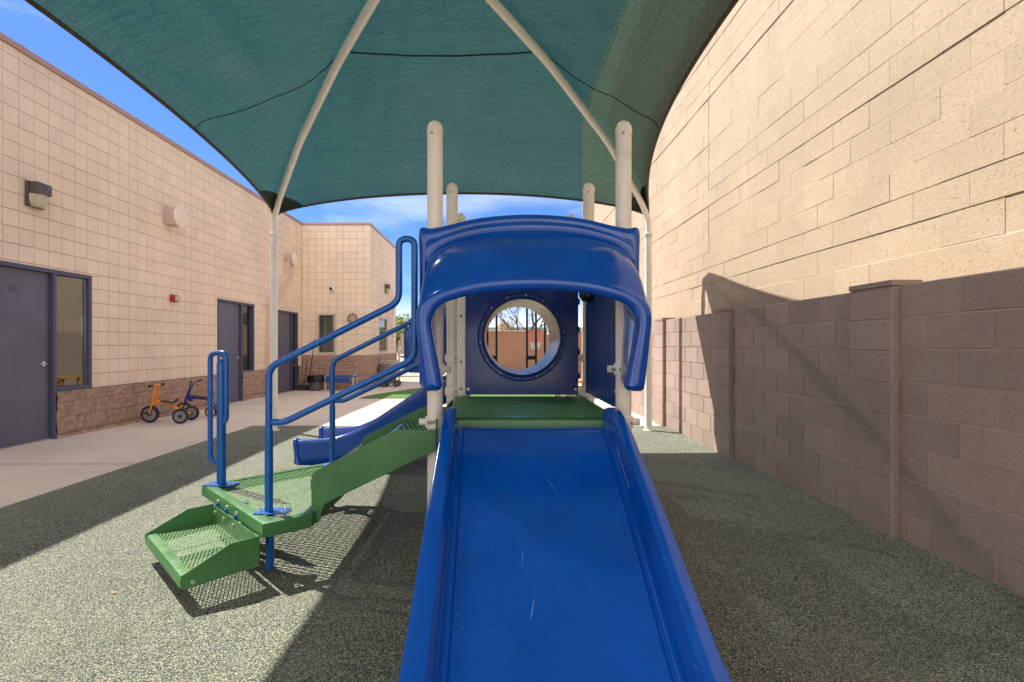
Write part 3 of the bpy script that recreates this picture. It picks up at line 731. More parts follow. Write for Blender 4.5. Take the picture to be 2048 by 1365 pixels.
def bare_tree(x, y, h, seed, label):
    rnd = random.Random(seed); t = thing('bare_tree', (x, y, 0), label, 'tree'); tr = MB(); cb2 = MB()
    def grow(p, d, l, r, dep):
        pts = [p]; q = p; dd = d
        for i in range(4):
            dd = (dd+Vector((rnd.gauss(0, .13), rnd.gauss(0, .13), rnd.gauss(0, .08)+.04))).normalized(); q = q+dd*l/4; pts.append(q)
        (tr if dep == 0 else cb2).tube(pts, [r*(1-.45*i/4) for i in range(5)], 7 if dep < 2 else 4)
        if dep >= 6 or r < .004: return
        for k in range(3 if dep < 5 else 2):
            a = rnd.uniform(0, 2*PI); s = rnd.uniform(.35, .85); o = dd.orthogonal().normalized(); o2 = dd.cross(o)
            nd = (dd+(o*math.cos(a)+o2*math.sin(a))*s).normalized(); st = pts[rnd.choice((2, 3, 4, 4))]
            grow(st, nd, l*rnd.uniform(.62, .85), r*.56, dep+1)
    grow(Vector((x, y, -.2)), Vector((0, 0, 1)), h*.28, h*.028, 0)
    tr.build('trunk', M['bark'], t); cb2.build('branches', M['bark'], t, smooth=False, weld=False)
bare_tree(1.9, 27, 6.2, 5, 'leafless branching tree above the far brown wall, seen through the tunnel')

fb2 = thing('far_building', (3, 150, 0), 'low distant stucco building with gabled entry, over the far wall', 'building')
b = MB(); b.box((-14, 150, -.5), (60, 175, 5.6)); b.build('wall', M['far_wall'], fb2, smooth=False)
b = MB(); b.box((-14.6, 149.4, 5.6), (60.6, 175.6, 6.5)); b.build('roof', M['far_roof'], fb2, smooth=False)
b = MB(); b.prism([(.2, -.5), (4.4, -.5), (4.4, 6.9), (2.3, 8.2), (.2, 6.9)], lambda u, v, tt: (u, tt, v), 146, 150); b.build('gabled_entry', M['far_wall'], fb2, smooth=False)
b = MB(); b.box((.8, 145.95, 3.6), (3.8, 145.99, 4.8)); b.box((-9, 149.96, 3.9), (-2, 149.99, 5.1)); b.box((7, 149.96, 3.9), (40, 149.99, 5.1)); b.build('window', M['dark_room'], fb2, smooth=False)

# ------------------------------------------------------------------ small things around
def wheel(parent, c, ax, r, wd, tyre, rim, hub, groupname='wheel'):
    ax = Vector(ax)
    b = MB(); b.lathe([(r*.74, -wd*.5), (r*.92, -wd*.5), (r, -wd*.25), (r, wd*.25), (r*.92, wd*.5), (r*.74, wd*.5), (r*.74, -wd*.5)], c, ax, 28)
    o = b.build('wheel', tyre, parent)
    b = MB(); b.lathe([(0, -wd*.34), (r*.3, -wd*.34), (r*.34, -wd*.2), (r*.68, -wd*.2), (r*.745, -wd*.42), (r*.745, wd*.42), (r*.68, wd*.2), (r*.34, wd*.2), (r*.3, wd*.34), (0, wd*.34)], c, ax, 28)
    b.build('rim', rim, o)
    b = MB(); b.lathe([(0, -wd*.62), (r*.22, -wd*.6), (r*.22, wd*.6), (0, wd*.62)], c, ax, 16); b.build('hub', hub, o)
def trike(loc, rz, label, fm, rimm, style):
    t = thing('tricycle', (0, 0, 0), label, 'tricycle', 'tricycles parked along the wall')
    wb_, tr_, rf, rr = .53, .40, .135, (.118 if style else .085)
    if not style: tr_, rf, rr, wb_ = .30, .125, .095, .50
    wheel(t, (wb_, 0, rf), (0, 1, 0), rf, .035, M['tyre'], rimm, M['black'])
    for s in (-1, 1): wheel(t, (0, s*tr_/2, rr), (0, 1, 0), rr, .034, M['tyre'], rimm, M['black'] if style else rimm)
    b = MB()
    if style:
        b.tube([(0, -tr_/2+.01, rr), (0, tr_/2-.01, rr)], .017, 10)
        b.tube(fillet([(0, 0, rr), (.20, 0, .27), (.32, 0, .315), (wb_-.09, 0, .335)], .08), .019, 10)
        b.lathe([(.026, -.05), (.026, .05)], (wb_-.07, 0, .34), (-.12, 0, 1), 14)
        b.build('frame', fm, t)
        b = MB()
        for s in (-1, 1):
            b.tube(fillet([(wb_, s*.032, rf), (wb_-.055, s*.055, .30), (wb_-.075, s*.055, .40), (wb_-.095, s*.055, .59)], .04), .014, 10)
        b.tube([(wb_-.095, -.13, .592), (wb_-.095, .13, .592)], .014, 10); b.tube([(wb_-.08, -.055, .40), (wb_-.08, .055, .40)], .012, 8); b.tube([(wb_-.065, -.055, .31), (wb_-.065, .055, .31)], .012, 8)
        fo = b.build('fork', fm, t)
        b = MB()
        for s in (-1, 1): b.tube([(wb_-.095, s*.12, .592), (wb_-.095, s*.205, .592)], .019, 10); b.lathe([(0, 0), (.026, .002), (.026, .014), (0, .016)], (wb_-.095, s*.205, .592), (0, s, 0), 12)
        b.build('grip', M['black'], fo, split=True)
        seatpts = [(.13, .365), (.17, .325), (.24, .318), (.30, .335), (.36, .345)]
    else:
        for s in (-1, 1): b.tube(fillet([(0, s*(tr_/2-.02), rr), (.03, s*(tr_/2-.03), rr+.09), (.12, s*.02, .30)], .05), .012, 8)
        b.tube([(0, -tr_/2+.01, rr), (0, tr_/2-.01, rr)], .010, 8)
        b.tube(fillet([(.12, 0, .30), (.28, 0, .31), (wb_-.12, 0, .34)], .06), .016, 10); b.box((wb_-.15, -.03, .27), (wb_-.08, .03, .38), bev=.008)
        b.build('frame', fm, t)
        b = MB()
        for s in (-1, 1): b.tube(fillet([(wb_, s*.03, rf), (wb_-.03, s*.032, .28), (wb_-.12, s*.032, .54), (wb_-.14, s*.08, .60), (wb_-.19, s*.17, .61)], .05), .012, 10)
        b.box((wb_-.13, -.04, .50), (wb_-.10, .04, .53)); fo = b.build('fork', fm, t)
        b = MB()
        for s in (-1, 1): b.tube([(wb_-.175, s*.14, .608), (wb_-.20, s*.20, .612)], .018, 10)
        b.build('grip', M['black'], fo, split=True)
        seatpts = [(.02, .40), (.08, .352), (.17, .338), (.26, .352), (.34, .362)]
    b = MB(); rows = []
    for i, p in enumerate(cr_spline([(x, 0, z) for x, z in seatpts], 5)):
        wdt = .028+.052*math.sin(PI*min(1, max(0, 1-(p.x-seatpts[0][0])/(seatpts[-1][0]-seatpts[0][0])))*.62+.45)
        rows.append([(p.x, wdt*math.cos(a), p.z+.013*math.sin(a)-.006*abs(math.cos(a))) for a in [2*PI*k/12 for k in range(12)]])
    b.grid(rows, closed=True); b.face(rows[0]); b.face(rows[-1][::-1]); b.build('seat', M['black'], t)
    b = MB(); b.tube([(wb_, -.10, rf), (wb_, .10, rf)], .007, 8)
    for s in (-1, 1): b.box((wb_-.035+s*.03, s*.095-.03, rf-.012+s*.03), (wb_+.035+s*.03, s*.095+.03, rf+.010+s*.03), bev=.004); b.tube([(wb_, s*.06, rf), (wb_+s*.03, s*.066, rf+s*.03)], .006, 6)
    b.build('pedal', M['black'], t)
    t.location = loc; t.rotation_euler = (0, 0, rz); return t
trike((-5.00, 8.16, gz(8.16)), R(189), 'orange-yellow tricycle with grey wheels parked at the split-face base', M['yellow'], M['greyrim'], True)
trike((-4.92, 8.84, gz(8.84)), R(187), 'violet-blue tricycle with yellow wheel rims behind the orange one', M['navy_trike'], M['yrim'], False)

g15 = gz(14.6)
t = thing('play_table', (-4.45, 14.5, g15), 'low blue-topped bench with thin metal legs against the far split-face base', 'bench')
b = MB(); b.box((-4.86, 14.3, .36+g15+.02), (-4.04, 14.75, .40+g15+.02), bev=.01); b.box((-4.84, 14.292, .24+g15), (-4.14, 14.299, .37+g15)); b.build('top', M['cot'], t)
for x in (-4.84, -4.06):
    b = MB()
    b.tube(fillet([(x, 14.31, g15), (x, 14.31, .415+g15), (x, 14.74, .415+g15), (x, 14.74, g15)], .03), .013, 8)
    b.build('leg', M['white'], t)
t = thing('trash_bin', (-5.16, 14.45, g15), 'grey plastic bin lined with a black bag beside the third door', 'bin')
b = MB(); b.lathe([(0, 0), (.16, 0), (.175, .03), (.20, .38), (.205, .40), (.195, .40), (.19, .38)], (-5.16, 14.45, g15), n=28); b.build('tub', M['bin'], t)
b = MB(); rows = []
for j in range(9):
    v = j/8; row = []
    for i in range(56):
        a = 2*PI*i/56; w3 = noise.noise((math.cos(a)*3, math.sin(a)*3, v*2.5)); w4 = noise.noise((math.cos(a)*8, math.sin(a)*8, v*1.2))
        if v < .25: r = .19; z = .30+v*.5
        else: r = .215+.030*w3+.014*w4+.016*(v > .6); z = .43-(v-.25)*(.24+.09*noise.noise((math.cos(a)*1.4, math.sin(a)*1.4, 7)))*1.05
        row.append((-5.16+r*math.cos(a), 14.45+r*math.sin(a), g15+z))
    rows.append(row)
b.grid(rows, closed=True); b.build('bag', M['bag'], t, ang=60)
t = thing('dustpan', (-5.56, 14.55, g15), 'black lobby dustpan with upright handle beside the third door', 'dustpan')
b = MB(); b.prism([(0, 0), (.28, 0), (.28, .03), (.05, .14), (0, .14)], lambda u, v, q: (-5.70+q, 14.50-u*.6+.12, g15+v), 0, .30); b.build('pan', M['black'], t, smooth=False)
b = MB(); b.tube([(-5.56, 14.6, g15+.12), (-5.52, 14.78, g15+.86)], .011, 8); b.build('handle', M['black'], t)
t = thing('broom', (-5.38, 14.6, g15), 'long black handled broom leaning on the wall beside the bin', 'broom')
b = MB(); b.tube([(-5.40, 14.55, g15+.14), (-5.38, 14.95, g15+1.48)], .0125, 8); b.build('handle', M['black'], t)
b = MB(); b.prism([(-.05, .14), (.05, .14), (.14, 0), (-.12, 0)], lambda u, v, q: (-5.38+u, 14.53+q, g15+v), -.025, .025); b.build('bristles', M['black'], t, smooth=False)

# drinking fountain on the side wall and folded stroller under it
g17 = gz(16.4)
t = thing('drinking_fountain', (XS, 16.3, 0), 'grey wall-hung drinking fountain by the far building corner', 'drinking fountain')
b = MB(); b.box((XS+.02, 16.0, .60), (XS+.56, 16.45, .74), bev=.02); b.prism([(.12, .6), (.36, .6), (.30, .47), (.16, .47)], lambda u, v, q: (XS+u+.05, q, v), 16.08, 16.35); b.build('basin', M['fountain'], t, smooth=False)
b = MB(); b.tube(fillet([(XS+.48, 16.1, .74), (XS+.48, 16.1, .80), (XS+.42, 16.12, .81)], .02), .011, 8); b.build('spout', M['brushed'], t)
b = MB(); b.lathe([(.035, 0), (.035, .02), (0, .025)], (XS+.56, 16.12, .66), (1, 0, 0), 14); b.build('push_button', M['steel'], t)
t = thing('stroller', (-3.45, 15.85, g17), 'folded grey stroller with wheels beneath the drinking fountain', 'stroller')
sx, sy = -3.60, 15.75
b = MB()
for dy in (0, .36):
    b.tube(fillet([(sx-.05, sy+dy, .62), (sx+.06, sy+dy, .60), (sx+.30, sy+dy, .22), (sx+.46, sy+dy, g17+.09)], .05), .013, 8)
    b.tube(fillet([(sx-.10, sy+dy, .40), (sx-.11, sy+dy, .05), (sx+.10, sy+dy, g17+.09)], .06), .012, 8)
    b.tube([(sx-.02, sy+dy, .14), (sx+.40, sy+dy, .10)], .011, 8)
b.tube([(sx-.05, sy, .62), (sx-.05, sy+.36, .62)], .015, 8); b.build('frame', M['grey_cloth'], t)
b = MB(); rows = []
for j in range(9):
    a = .1+PI*.62*j/8; rows.append([(sx+.24+.20*math.cos(a+.2)*(1+.03*(k % 2)), sy+.01+.34*k/6, .20+.22*math.sin(a+.2)) for k in range(7)])
b.grid(rows); b.build('hood', M['grey_cloth'], t, ang=60)
b = MB(); b.box((sx-.06, sy+.03, .22), (sx+.05, sy+.33, .57), bev=.03, rot=Matrix.Rotation(R(-14), 3, 'Y')); b.box((sx+.05, sy+.04, g17+.10), (sx+.30, sy+.32, .10), bev=.03); b.build('seat', M['grey_cloth'], t)
for (dx, r) in ((.10, .075), (.46, .10)):
    for dy in (0, .36): wheel(t, (sx+dx, sy+dy, g17+r), (0, 1, 0), r, .03, M['black'], M['grey_cloth'], M['black'])

# orange wooden play table seen beneath the panels
t = thing('wooden_cubby', (2.05, 12.9, gz(12.9)), 'small orange wooden play stand on the turf near the brown wall', 'play stand')
gg = gz(12.9)
b = MB(); b.box((1.75, 12.6, gg+.33), (2.40, 13.2, gg+.37)); b.build('top', M['wood'], t, smooth=False)
for x, y in ((1.79, 12.64), (2.33, 12.64), (1.79, 13.13), (2.33, 13.13), (2.12, 12.64)):
    b = MB(); b.box((x, y, gg+.012), (x+.05, y+.05, gg+.33)); b.build('leg', M['wood'], t, smooth=False)
b = MB(); b.box((1.84, 12.66, gg+.20), (2.33, 12.68, gg+.26)); b.build('rail', M['wood'], t, smooth=False)

# basketball hoop
hc = Vector((1.0, 13.2, 1.60))
t = thing('basketball_hoop', (1.6, 13.2, gz(13.2)), 'child size basketball hoop with red and white net, seen through the tunnel', 'basketball hoop')
b = MB(); b.tube([hc+Vector((.22*math.cos(a), .22*math.sin(a), 0)) for a in [2*PI*i/32 for i in range(32)]], .009, 8, closed=True); b.tube([hc+Vector((.22, 0, 0)), hc+Vector((.34, 0, -.01))], .012, 8); b.build('rim', M['rim'], t)
for (za, zb_, mm, nm) in ((0, .62, 'net_red', 'upper_net'), (.62, 1, 'net_white', 'lower_net')):
    b = MB()
    for k in range(9):
        for s in (-1, 1):
            pts = []
            for j in range(7):
                v = za+(zb_-za)*j/6; r = .215*(1-.55*v**.8); a = 2*PI*k/12+s*v*PI/2.2; pts.append(hc+Vector((r*math.cos(a), r*math.sin(a), -.48*v)))
            b.tube(pts, .003, 5)
    b.build(nm, M[mm], t)
b = MB(); b.box((hc.x+.34, 12.85, 1.50), (hc.x+.37, 13.55, 2.05), bev=.005); b.build('backboard', M['white'], t)
b = MB(); b.tube([(hc.x+.62, 13.2, gz(13.2)), (hc.x+.62, 13.2, 1.3), (hc.x+.39, 13.2, 1.7)], .03, 10); b.build('pole', M['black'], t)

# ------------------------------------------------------------------ shade structure
x0s, x1s, y0s, y1s = -3.2, 2.17, -.5, 7.28
ap = Vector(((x0s+x1s)/2, (y0s+y1s)/2, 4.06))
shd = thing('shade_structure', (ap.x, ap.y, 0), 'green mesh shade canopy on four ivory pipe posts over the playground', 'shade canopy')
ZP = [(0, 3.02), (.02, 3.10), (.07, 3.22), (.30, 3.62), (.33, 3.665), (.60, 3.90), (.65, 3.93), (.82, 3.99), (1, 4.05)]
def zs(s):
    for (a, za), (b2, zb2) in zip(ZP, ZP[1:]):
        if s <= b2: return za+(zb2-za)*(s-a)/(b2-a)
    return ZP[-1][1]
cor = {'fl': Vector((x0s, y0s, 0)), 'fr': Vector((x1s, y0s, 0)), 'br': Vector((x1s, y1s, 0)), 'bl': Vector((x0s, y1s, 0))}
def raf(c, s, up=0.0):
    p = cor[c].lerp(Vector((ap.x, ap.y, 0)), s); p.z = zs(s)+up; return p
for c in ('bl', 'br', 'fl', 'fr'):
    b = MB(); p = cor[c]
    b.tube([(p.x, p.y, 0), (p.x, p.y, 2.82)], .050, 20); po = b.build('post', M['white_post'], shd)
    b = MB(); b.lathe([(.051, -.03), (.062, -.03), (.062, 0), (.045, .006), (.040, .03)], (p.x, p.y, 2.82), n=20); b.build('collar', M['white_post'], po)
    b = MB(); b.lathe([(.05, .012), (.075, .010), (.078, .001)], (p.x, p.y, 0), n=20); b.build('base_flange', M['white_post'], po)
    b = MB(); b.tube([(p.x, p.y, 2.80)]+[(p.x, p.y, 2.95)]+fillet([raf(c, s) for s in (.003, .075, .315, .625, .82, 1)], .16, 6), .040, 18); b.build('rafter', M['white_post'], shd)
def panel_pt(side, s, u):
    a, c2, inset, up = {'back': ('bl', 'br', Vector((0, -.20, 0)), .27), 'left': ('fl', 'bl', Vector((.20, 0, 0)), .36), 'right': ('fr', 'br', Vector((-.67, 0, 0)), .32), 'front': ('fl', 'fr', Vector((0, .46, 0)), .20)}[side]
    p = raf(a, s, .05).lerp(raf(c2, s, .05), u)
    e1, e2 = (1.0, .32) if side == 'right' else (.7, .7)
    q4 = max(0.0, 4*u*(1-u)); f4 = max(0, 1-s/.66)**1.5; k = f4*q4**e1; ku = f4*q4**e2
    sag = -.05*math.sin(PI*s)*4*u*(1-u)
    wr = .014*noise.noise((u*16+len(side)*3.1, s*2.2, 5.0))*(1-s)+.010*noise.noise((u*5, s*9, 2.0+len(side)))
    return p+inset*k+Vector((0, 0, up*ku+sag+wr*min(1, 8*u*(1-u))*min(1, s*12)))
for side in ('back', 'left', 'right', 'front'):
    b = MB(); rows = [[panel_pt(side, s, u/48) for u in range(49)] for s in [i/40 for i in range(40)]+[.999]]
    b.grid(rows); fo = b.build('canopy_panel', M['fabric'], shd, ang=80)
    b = MB(); b.tube([panel_pt(side, .0, u/48) for u in range(49)], .017, 8); b.build('edge_hem', M['hem'], fo)
    # doubled corner cloth
    b = MB()
    for e in (0, 1):
        rr = []
        for i in range(7):
            s = .075*i/6; w5 = .085*(1-i/6)+.004; rr.append([panel_pt(side, s, (u/6*w5) if e == 0 else 1-u/6*w5)+Vector((0, 0, -.012)) for u in range(7)])
        b.grid(rr)
    b.build('corner_patch', M['corner_patch'], fo, smooth=False, split=True)
    b = MB()
    if side in ('back', 'front'):
        b.tube([panel_pt(side, .65, u/30)+Vector((0, 0, -.008)) for u in range(31)], .008, 6)
    else:
        for far in (True, False):
            u0 = .715 if far else .285; pts = []
            for i in range(25):
                t = i/24; pts.append(panel_pt(side, .65*t, u0+((1 if far else 0)-u0)*t**1.15)+Vector((0, 0, -.010)))
            b.tube(pts, .0045, 6)
    b.build('seam', M['seam'], fo, split=True)

# ------------------------------------------------------------------ play structure
PX0, PX1, PY0, PY1, PY2, PY3 = -.353, .72, 2.89, 3.99, 4.95, 6.02
DZ = .82
ps = thing('play_structure', (.18, 3.5, 0), 'blue and green playground climber with wide blue slide, hood, tunnel and transfer steps', 'play structure')
PR = .0445
def ppost(x, y, top=2.497, z0=0):
    b = MB(); b.tube([(x, y, z0), (x, y, top-.05)], PR, 24); o = b.build('post', M['post'], ps)
    b = MB(); b.lathe([(PR+.0022, -.03), (PR+.0022, 0), (PR*.96, .018), (PR*.72, .036), (PR*.35, .047), (0, .05)], (x, y, top-.05), n=24); b.build('post_cap', M['post'], o)
    b = MB(); b.lathe([(0, .004), (.006, .003), (.007, 0)], (x-.012, y-PR-.0005, top-.085), (0, -1, 0), 10); b.build('cap_screw', M['chip'], o)
    return o
posts = {}
for x in (PX0, PX1):
    for i, y in enumerate((PY0, PY1, PY2, PY3)):
        posts[(x, i)] = ppost(x, y, 2.497 if not (x == PX0 and i == 2) else 2.51)
def collar(x, y, z, o, chip=False, sx=1):
    b = MB(); b.lathe([(PR+.001, -.033), (PR+.011, -.030), (PR+.014, 0), (PR+.011, .030), (PR+.001, .033)], (x, y, z), n=24)
    b.tube([(x, y, z), (x+sx*(PR+.045), y-.01, z)], .020, 12); b.build('clamp', M['post'], o)
    b = MB()
    if chip: b.lathe([(PR+.0148, -.014), (PR+.0152, 0), (PR+.0148, .012)], (x, y, z), n=24)
    b.lathe([(0, .005), (.007, .004), (.008, 0)], (x+sx*.03, y-PR-.012, z), (0, -1, 0), 10)
    b.build('clamp_bolt', M['chip'], o, split=True)
collar(PX0, PY0, .785, posts[(PX0, 0)], False, -1); collar(PX1, PY0, .785, posts[(PX1, 0)], False, 1)
collar(PX0, PY0, 1.085, posts[(PX0, 0)], False, 1); collar(PX1, PY0, 1.085, posts[(PX1, 0)], False, -1)
for x, sx_ in ((PX0, 1), (PX1, -1)):
    collar(x, PY1, .86, posts[(x, 1)], False, sx_); collar(x, PY1, 1.12, posts[(x, 1)], False, sx_)
# irregular chipped paint patches on clamps
def chips(c, rx, nrm, o, seed):
    rnd = random.Random(seed); b = MB(); n = Vector(nrm).normalized(); u = n.orthogonal().normalized(); v = n.cross(u); c = Vector(c)
    pts = []
    for i in range(14):
        a = 2*PI*i/14; r = rx*(1+rnd.uniform(-.4, .4)); pts.append(c+Vector((math.cos(a)*r*1.3, 0, math.sin(a)*r*.55)))
    b.face(pts); b.build('worn_patch', M['chip'], o, smooth=False)
chips((PX0-.012, PY0-PR-.0165, .79), .020, (0, -1, 0), posts[(PX0, 0)], 1)
chips((PX1-.06, PY0-.032, 1.085), .014, (0, -1, 0), posts[(PX1, 0)], 2)

# deck
def deck(y0, y1, x0, x1, z, lip=True):
    b = MB(); b.face([(x0, y0, z), (x1, y0, z), (x1, y1, z), (x0, y1, z)])
    o = b.build('deck', M['green_mesh_small'], ps, smooth=False)
    b = MB(); t2 = .006
    b.box((x0, y1-t2, z-.075), (x1, y1, z-.002)); b.box((x0, y0+.03, z-.075), (x0+t2, y1-t2, z-.002)); b.box((x1-t2, y0+.03, z-.075), (x1, y1-t2, z-.002))
    if lip:
        rows = []
        for i in range(9):
            a = PI/2*i/8; rows.append([(x0, y0+.03-.03*math.sin(a), z-.03+.03*math.cos(a)+.001), (x1, y0+.03-.03*math.sin(a), z-.03+.03*math.cos(a)+.001)])
        rows.append([(x0, y0, z-.06), (x1, y0, z-.06)]); b.grid(rows)
        b.face([(x0, y0+.03, z+.001), (x1, y0+.03, z+.001), (x1, y0+.06, z+.001), (x0, y0+.06, z+.001)])
    b.build('deck_rim', M['green_metal'], o); return o
dk = deck(2.80, PY1-.02, -.30, .67, DZ)
# chamfered corner pieces joining deck and posts
b = MB()
for (x, y, sx_, sy_) in ((-.30, PY1-.06, -1, -1), (.67, PY1-.06, 1, -1), (-.30, 2.93, -1, 1), (.67, 2.93, 1, 1)):
    b.prism([(x, y), (x+sx_*.03, y), (x, y+sy_*.12)], lambda u, v, q: (u, v, q), DZ-.07, DZ-.003)
b.build('corner_bracket', M['green_metal'], dk, smooth=False, split=True)
deck(PY2+.02, PY3+.03, -.30, .67, DZ)

# wide slide ------------------------------------------------
def slide(path, halfbed, railw, railh, flare, xc, name_parent, orient='Y', drift=0):
    """path: list of (d,z) d along run. orient Y: point=(xc+x, d, z); orient X: point=(d, xc+x, z)"""
    P = cr_spline([(p[0], 0, p[1]) for p in path], 8); rowsL = []; bed = []; N_ = len(P)
    secs = []
    for i, p in enumerate(P):
        d = P[min(i+1, N_-1)]-P[max(i-1, 0)]; d.normalize(); n = Vector((-d.z, 0, d.x)); 
        if n.z < 0: n = -n
        f = flare(i/(N_-1)); rise = railh*min(1, .8+i/(N_-1)); xc_ = xc+drift*(i/(N_-1))
        hb = halfbed; rw = railw
        sec = [(-(hb+rw+f*.55), -.03), (-(hb+rw+f*.85), rise*.7), (-(hb+rw+f*.9), rise-.007), (-(hb+rw+f*.9-.002), rise-.002), (-(hb+rw+f*.9-.007), rise), (-(hb+rw*.5+f*.6), rise+.0005), (-(hb+.017+f*.30), rise), (-(hb+.012+f*.28), rise-.002), (-(hb+.010+f*.26), rise-.007), (-(hb+.002+f*.10), .030), (-(hb-.004+f*.04), .006), (-(hb-.012), -.003), (-(hb-.030), -.003), (-(hb-.040), .004), (-(hb-.055), .001), (-hb*.5, -.001), (0, -.002)]
        sec = sec+[(-x, z) for x, z in sec[-2::-1]]
        row = []
        for (x, z) in sec:
            q = p+n*z
            row.append((xc_+x, q.x, q.z) if orient == 'Y' else (q.x, xc+x, q.z))
        secs.append(row)
    return secs
def slide_flare(t): return .09*max(0, (t-.12)/.88)**1.2
secs = slide([(2.84, .772), (2.79, .768), (2.70, .765), (2.56, .698), (2.38, .585), (2.19, .466), (1.95, .305), (1.67, .125), (1.50, .045), (1.30, .015), (1.05, .012)], .402, .055, .115, slide_flare, .182, ps, drift=.035)
b = MB(); k0 = 0
nsec = len(secs[0])
b.grid(secs)
lo = [[(p[0], p[1], p[2]) for p in r] for r in secs]
o = b.build('slide', M['plastic'], ps, ang=28, weld=True)
md = o.modifiers.new('thick', 'SOLIDIFY'); md.thickness = .006; md.offset = 0
# scratches on the bed
b = MB(); rnd = random.Random(3)
def bedz(y):
    best = min(range(len(secs)), key=lambda i: abs(secs[i][16][1]-y)); i = max(1, min(len(secs)-2, best))
    a = secs[i-1][16]; c = secs[i+1][16]; tt = (y-a[1])/(c[1]-a[1]) if c[1] != a[1] else 0; return a[2]+(c[2]-a[2])*tt
for (x, y, dx, dy, w6) in ((.01, 2.02, .035, .12, .0011), (-.10, 1.80, .055, .13, .0013), (.12, 1.83, .02, .07, .0010), (.10, 2.0, .008, .11, .0005), (.28, 2.3, -.05, .10, .0005), (.42, 2.25, -.03, .09, .0006), (-.02, 2.25, .0, .1, .0005), (.33, 1.95, -.02, .12, .0005), (.45, 2.0, -.01, .09, .0005), (-.05, 2.5, .05, .02, .0005)):
    pl, pr = [], []
    for i in range(6):
        tt = i/5; yy = y+dy*tt; xx = x+dx*tt; zz = bedz(yy)+.0042; ww = w6*math.sin(PI*(tt*.9+.05)); pl.append((xx-ww, yy, zz)); pr.append((xx+ww, yy, zz))
    b.grid([pl, pr])
m_s, nt_s, b_s = base_mat('pale_scratch', (.30, .42, .60), .5)
b.build('scratches', m_s, o, smooth=False, weld=False)

# hood ------------------------------------------------
XC = .18
def hood(parent, M4=None, nm='slide_hood'):
    # half profiles (x offset, z) bottom leg -> crown, one per depth
    P_out = [(.612, 1.02), (.612, 1.25), (.612, 1.50), (.612, 1.70), (.610, 1.862), (.545, 1.871), (.45, 1.888), (.31, 1.921), (.16, 1.940), (0, 1.947)]
    P_lip = [(.575, 1.03), (.575, 1.25), (.575, 1.50), (.575, 1.68), (.57, 1.79), (.515, 1.815), (.43, 1.845), (.30, 1.880), (.15, 1.898), (0, 1.905)]
    P_gr = [(.572, 1.03), (.572, 1.25), (.572, 1.48), (.570, 1.62), (.55, 1.70), (.50, 1.755), (.41, 1.795), (.28, 1.826), (.14, 1.842), (0, 1.846)]
    P_in = [(.565, 1.03), (.566, 1.25), (.567, 1.45), (.562, 1.58), (.54, 1.665), (.48, 1.722), (.39, 1.756), (.27, 1.778), (.13, 1.788), (0, 1.790)]
    P_mid = [(.560, 1.03), (.566, 1.22), (.575, 1.40), (.570, 1.50), (.545, 1.575), (.49, 1.625), (.40, 1.662), (.27, 1.688), (.13, 1.700), (0, 1.703)]
    P_rim = [(.545, 1.02), (.558, 1.13), (.570, 1.25), (.578, 1.36), (.560, 1.425), (.500, 1.475), (.42, 1.510), (.28, 1.544), (.13, 1.560), (0, 1.564)]
    P_rin = [(.450, 1.02), (.468, 1.12), (.490, 1.23), (.504, 1.32), (.490, 1.375), (.455, 1.418), (.385, 1.447), (.26, 1.475), (.12, 1.489), (0, 1.493)]
    P_back = [(.500, 1.03), (.510, 1.20), (.520, 1.36), (.515, 1.46), (.49, 1.55), (.44, 1.60), (.36, 1.64), (.25, 1.67), (.12, 1.685), (0, 1.69)]
    def mix(A, B, t): return [(a[0]+(c[0]-a[0])*t, a[1]+(c[1]-a[1])*t) for a, c in zip(A, B)]
    L_ = [(2.87, mix(P_out, P_lip, .15)), (2.865, P_out), (2.822, P_out), (2.806, mix(P_out, P_lip, .22)), (2.80, mix(P_out, P_lip, .6)), (2.802, P_lip), (2.79, mix(P_lip, P_gr, .08)), (2.772, mix(P_lip, P_gr, .22)), (2.765, mix(P_lip, P_gr, .45)), (2.768, mix(P_lip, P_gr, .8)), (2.772, P_gr), (2.760, mix(P_gr, P_in, .3)), (2.738, mix(P_gr, P_in, .7)), (2.70, P_in),
          (2.64, mix(P_in, P_mid, .52)), (2.59, P_mid), (2.545, mix(P_mid, P_rim, .6)), (2.522, mix(P_mid, P_rim, .92)), (2.512, P_rim), (2.488, mix(P_rim, P_rin, .01)), (2.474, mix(P_rim, P_rin, .10)), (2.466, mix(P_rim, P_rin, .28)), (2.463, mix(P_rim, P_rin, .5)), (2.466, mix(P_rim, P_rin, .74)), (2.476, mix(P_rim, P_rin, .92)), (2.492, P_rin), (2.53, mix(P_rin, P_back, .05)), (2.62, mix(P_rin, P_back, .45)), (2.80, P_back)]
    rows = []
    for (Y, P) in L_:
        full = [(-x, z) for x, z in P]+[(x, z) for x, z in P[-2::-1]]
        sp = cr_spline([(x, 0, z) for x, z in full], 7)
        r = []
        for i, p in enumerate(sp):
            q = Vector((XC+p.x, Y, p.z))
            r.append(q)
        rows.append(r)
    # legs: round off the bottoms
    for ri, r in enumerate(rows):
        t = ri/(len(rows)-1); dep = 0.0
        Y = L_[ri][0]
    b = MB(); b.grid(rows)
    for e in (0, -1):
        c = sum((r[e] for r in rows), Vector())/len(rows)
        bott = [Vector((c.x+(r[e].x-c.x)*.72, c.y+(r[e].y-c.y)*.72, r[e].z-.028)) for r in rows]
        b.grid([[r[e] for r in rows], [Vector((c.x+(r[e].x-c.x)*.93, c.y+(r[e].y-c.y)*.93, r[e].z-.014)) for r in rows], bott]); 
        b.grid([bott, [Vector((c.x, c.y, c.z-.034)) for r in rows]])
    # back skin between outer and inner so the shell is closed
    b.grid([rows[0], rows[-1]])
    if M4 is not None: b.v = [M4 @ v for v in b.v]
    o = b.build(nm, M['plastic'], parent, ang=42); return o
hd = hood(ps)
b = MB()
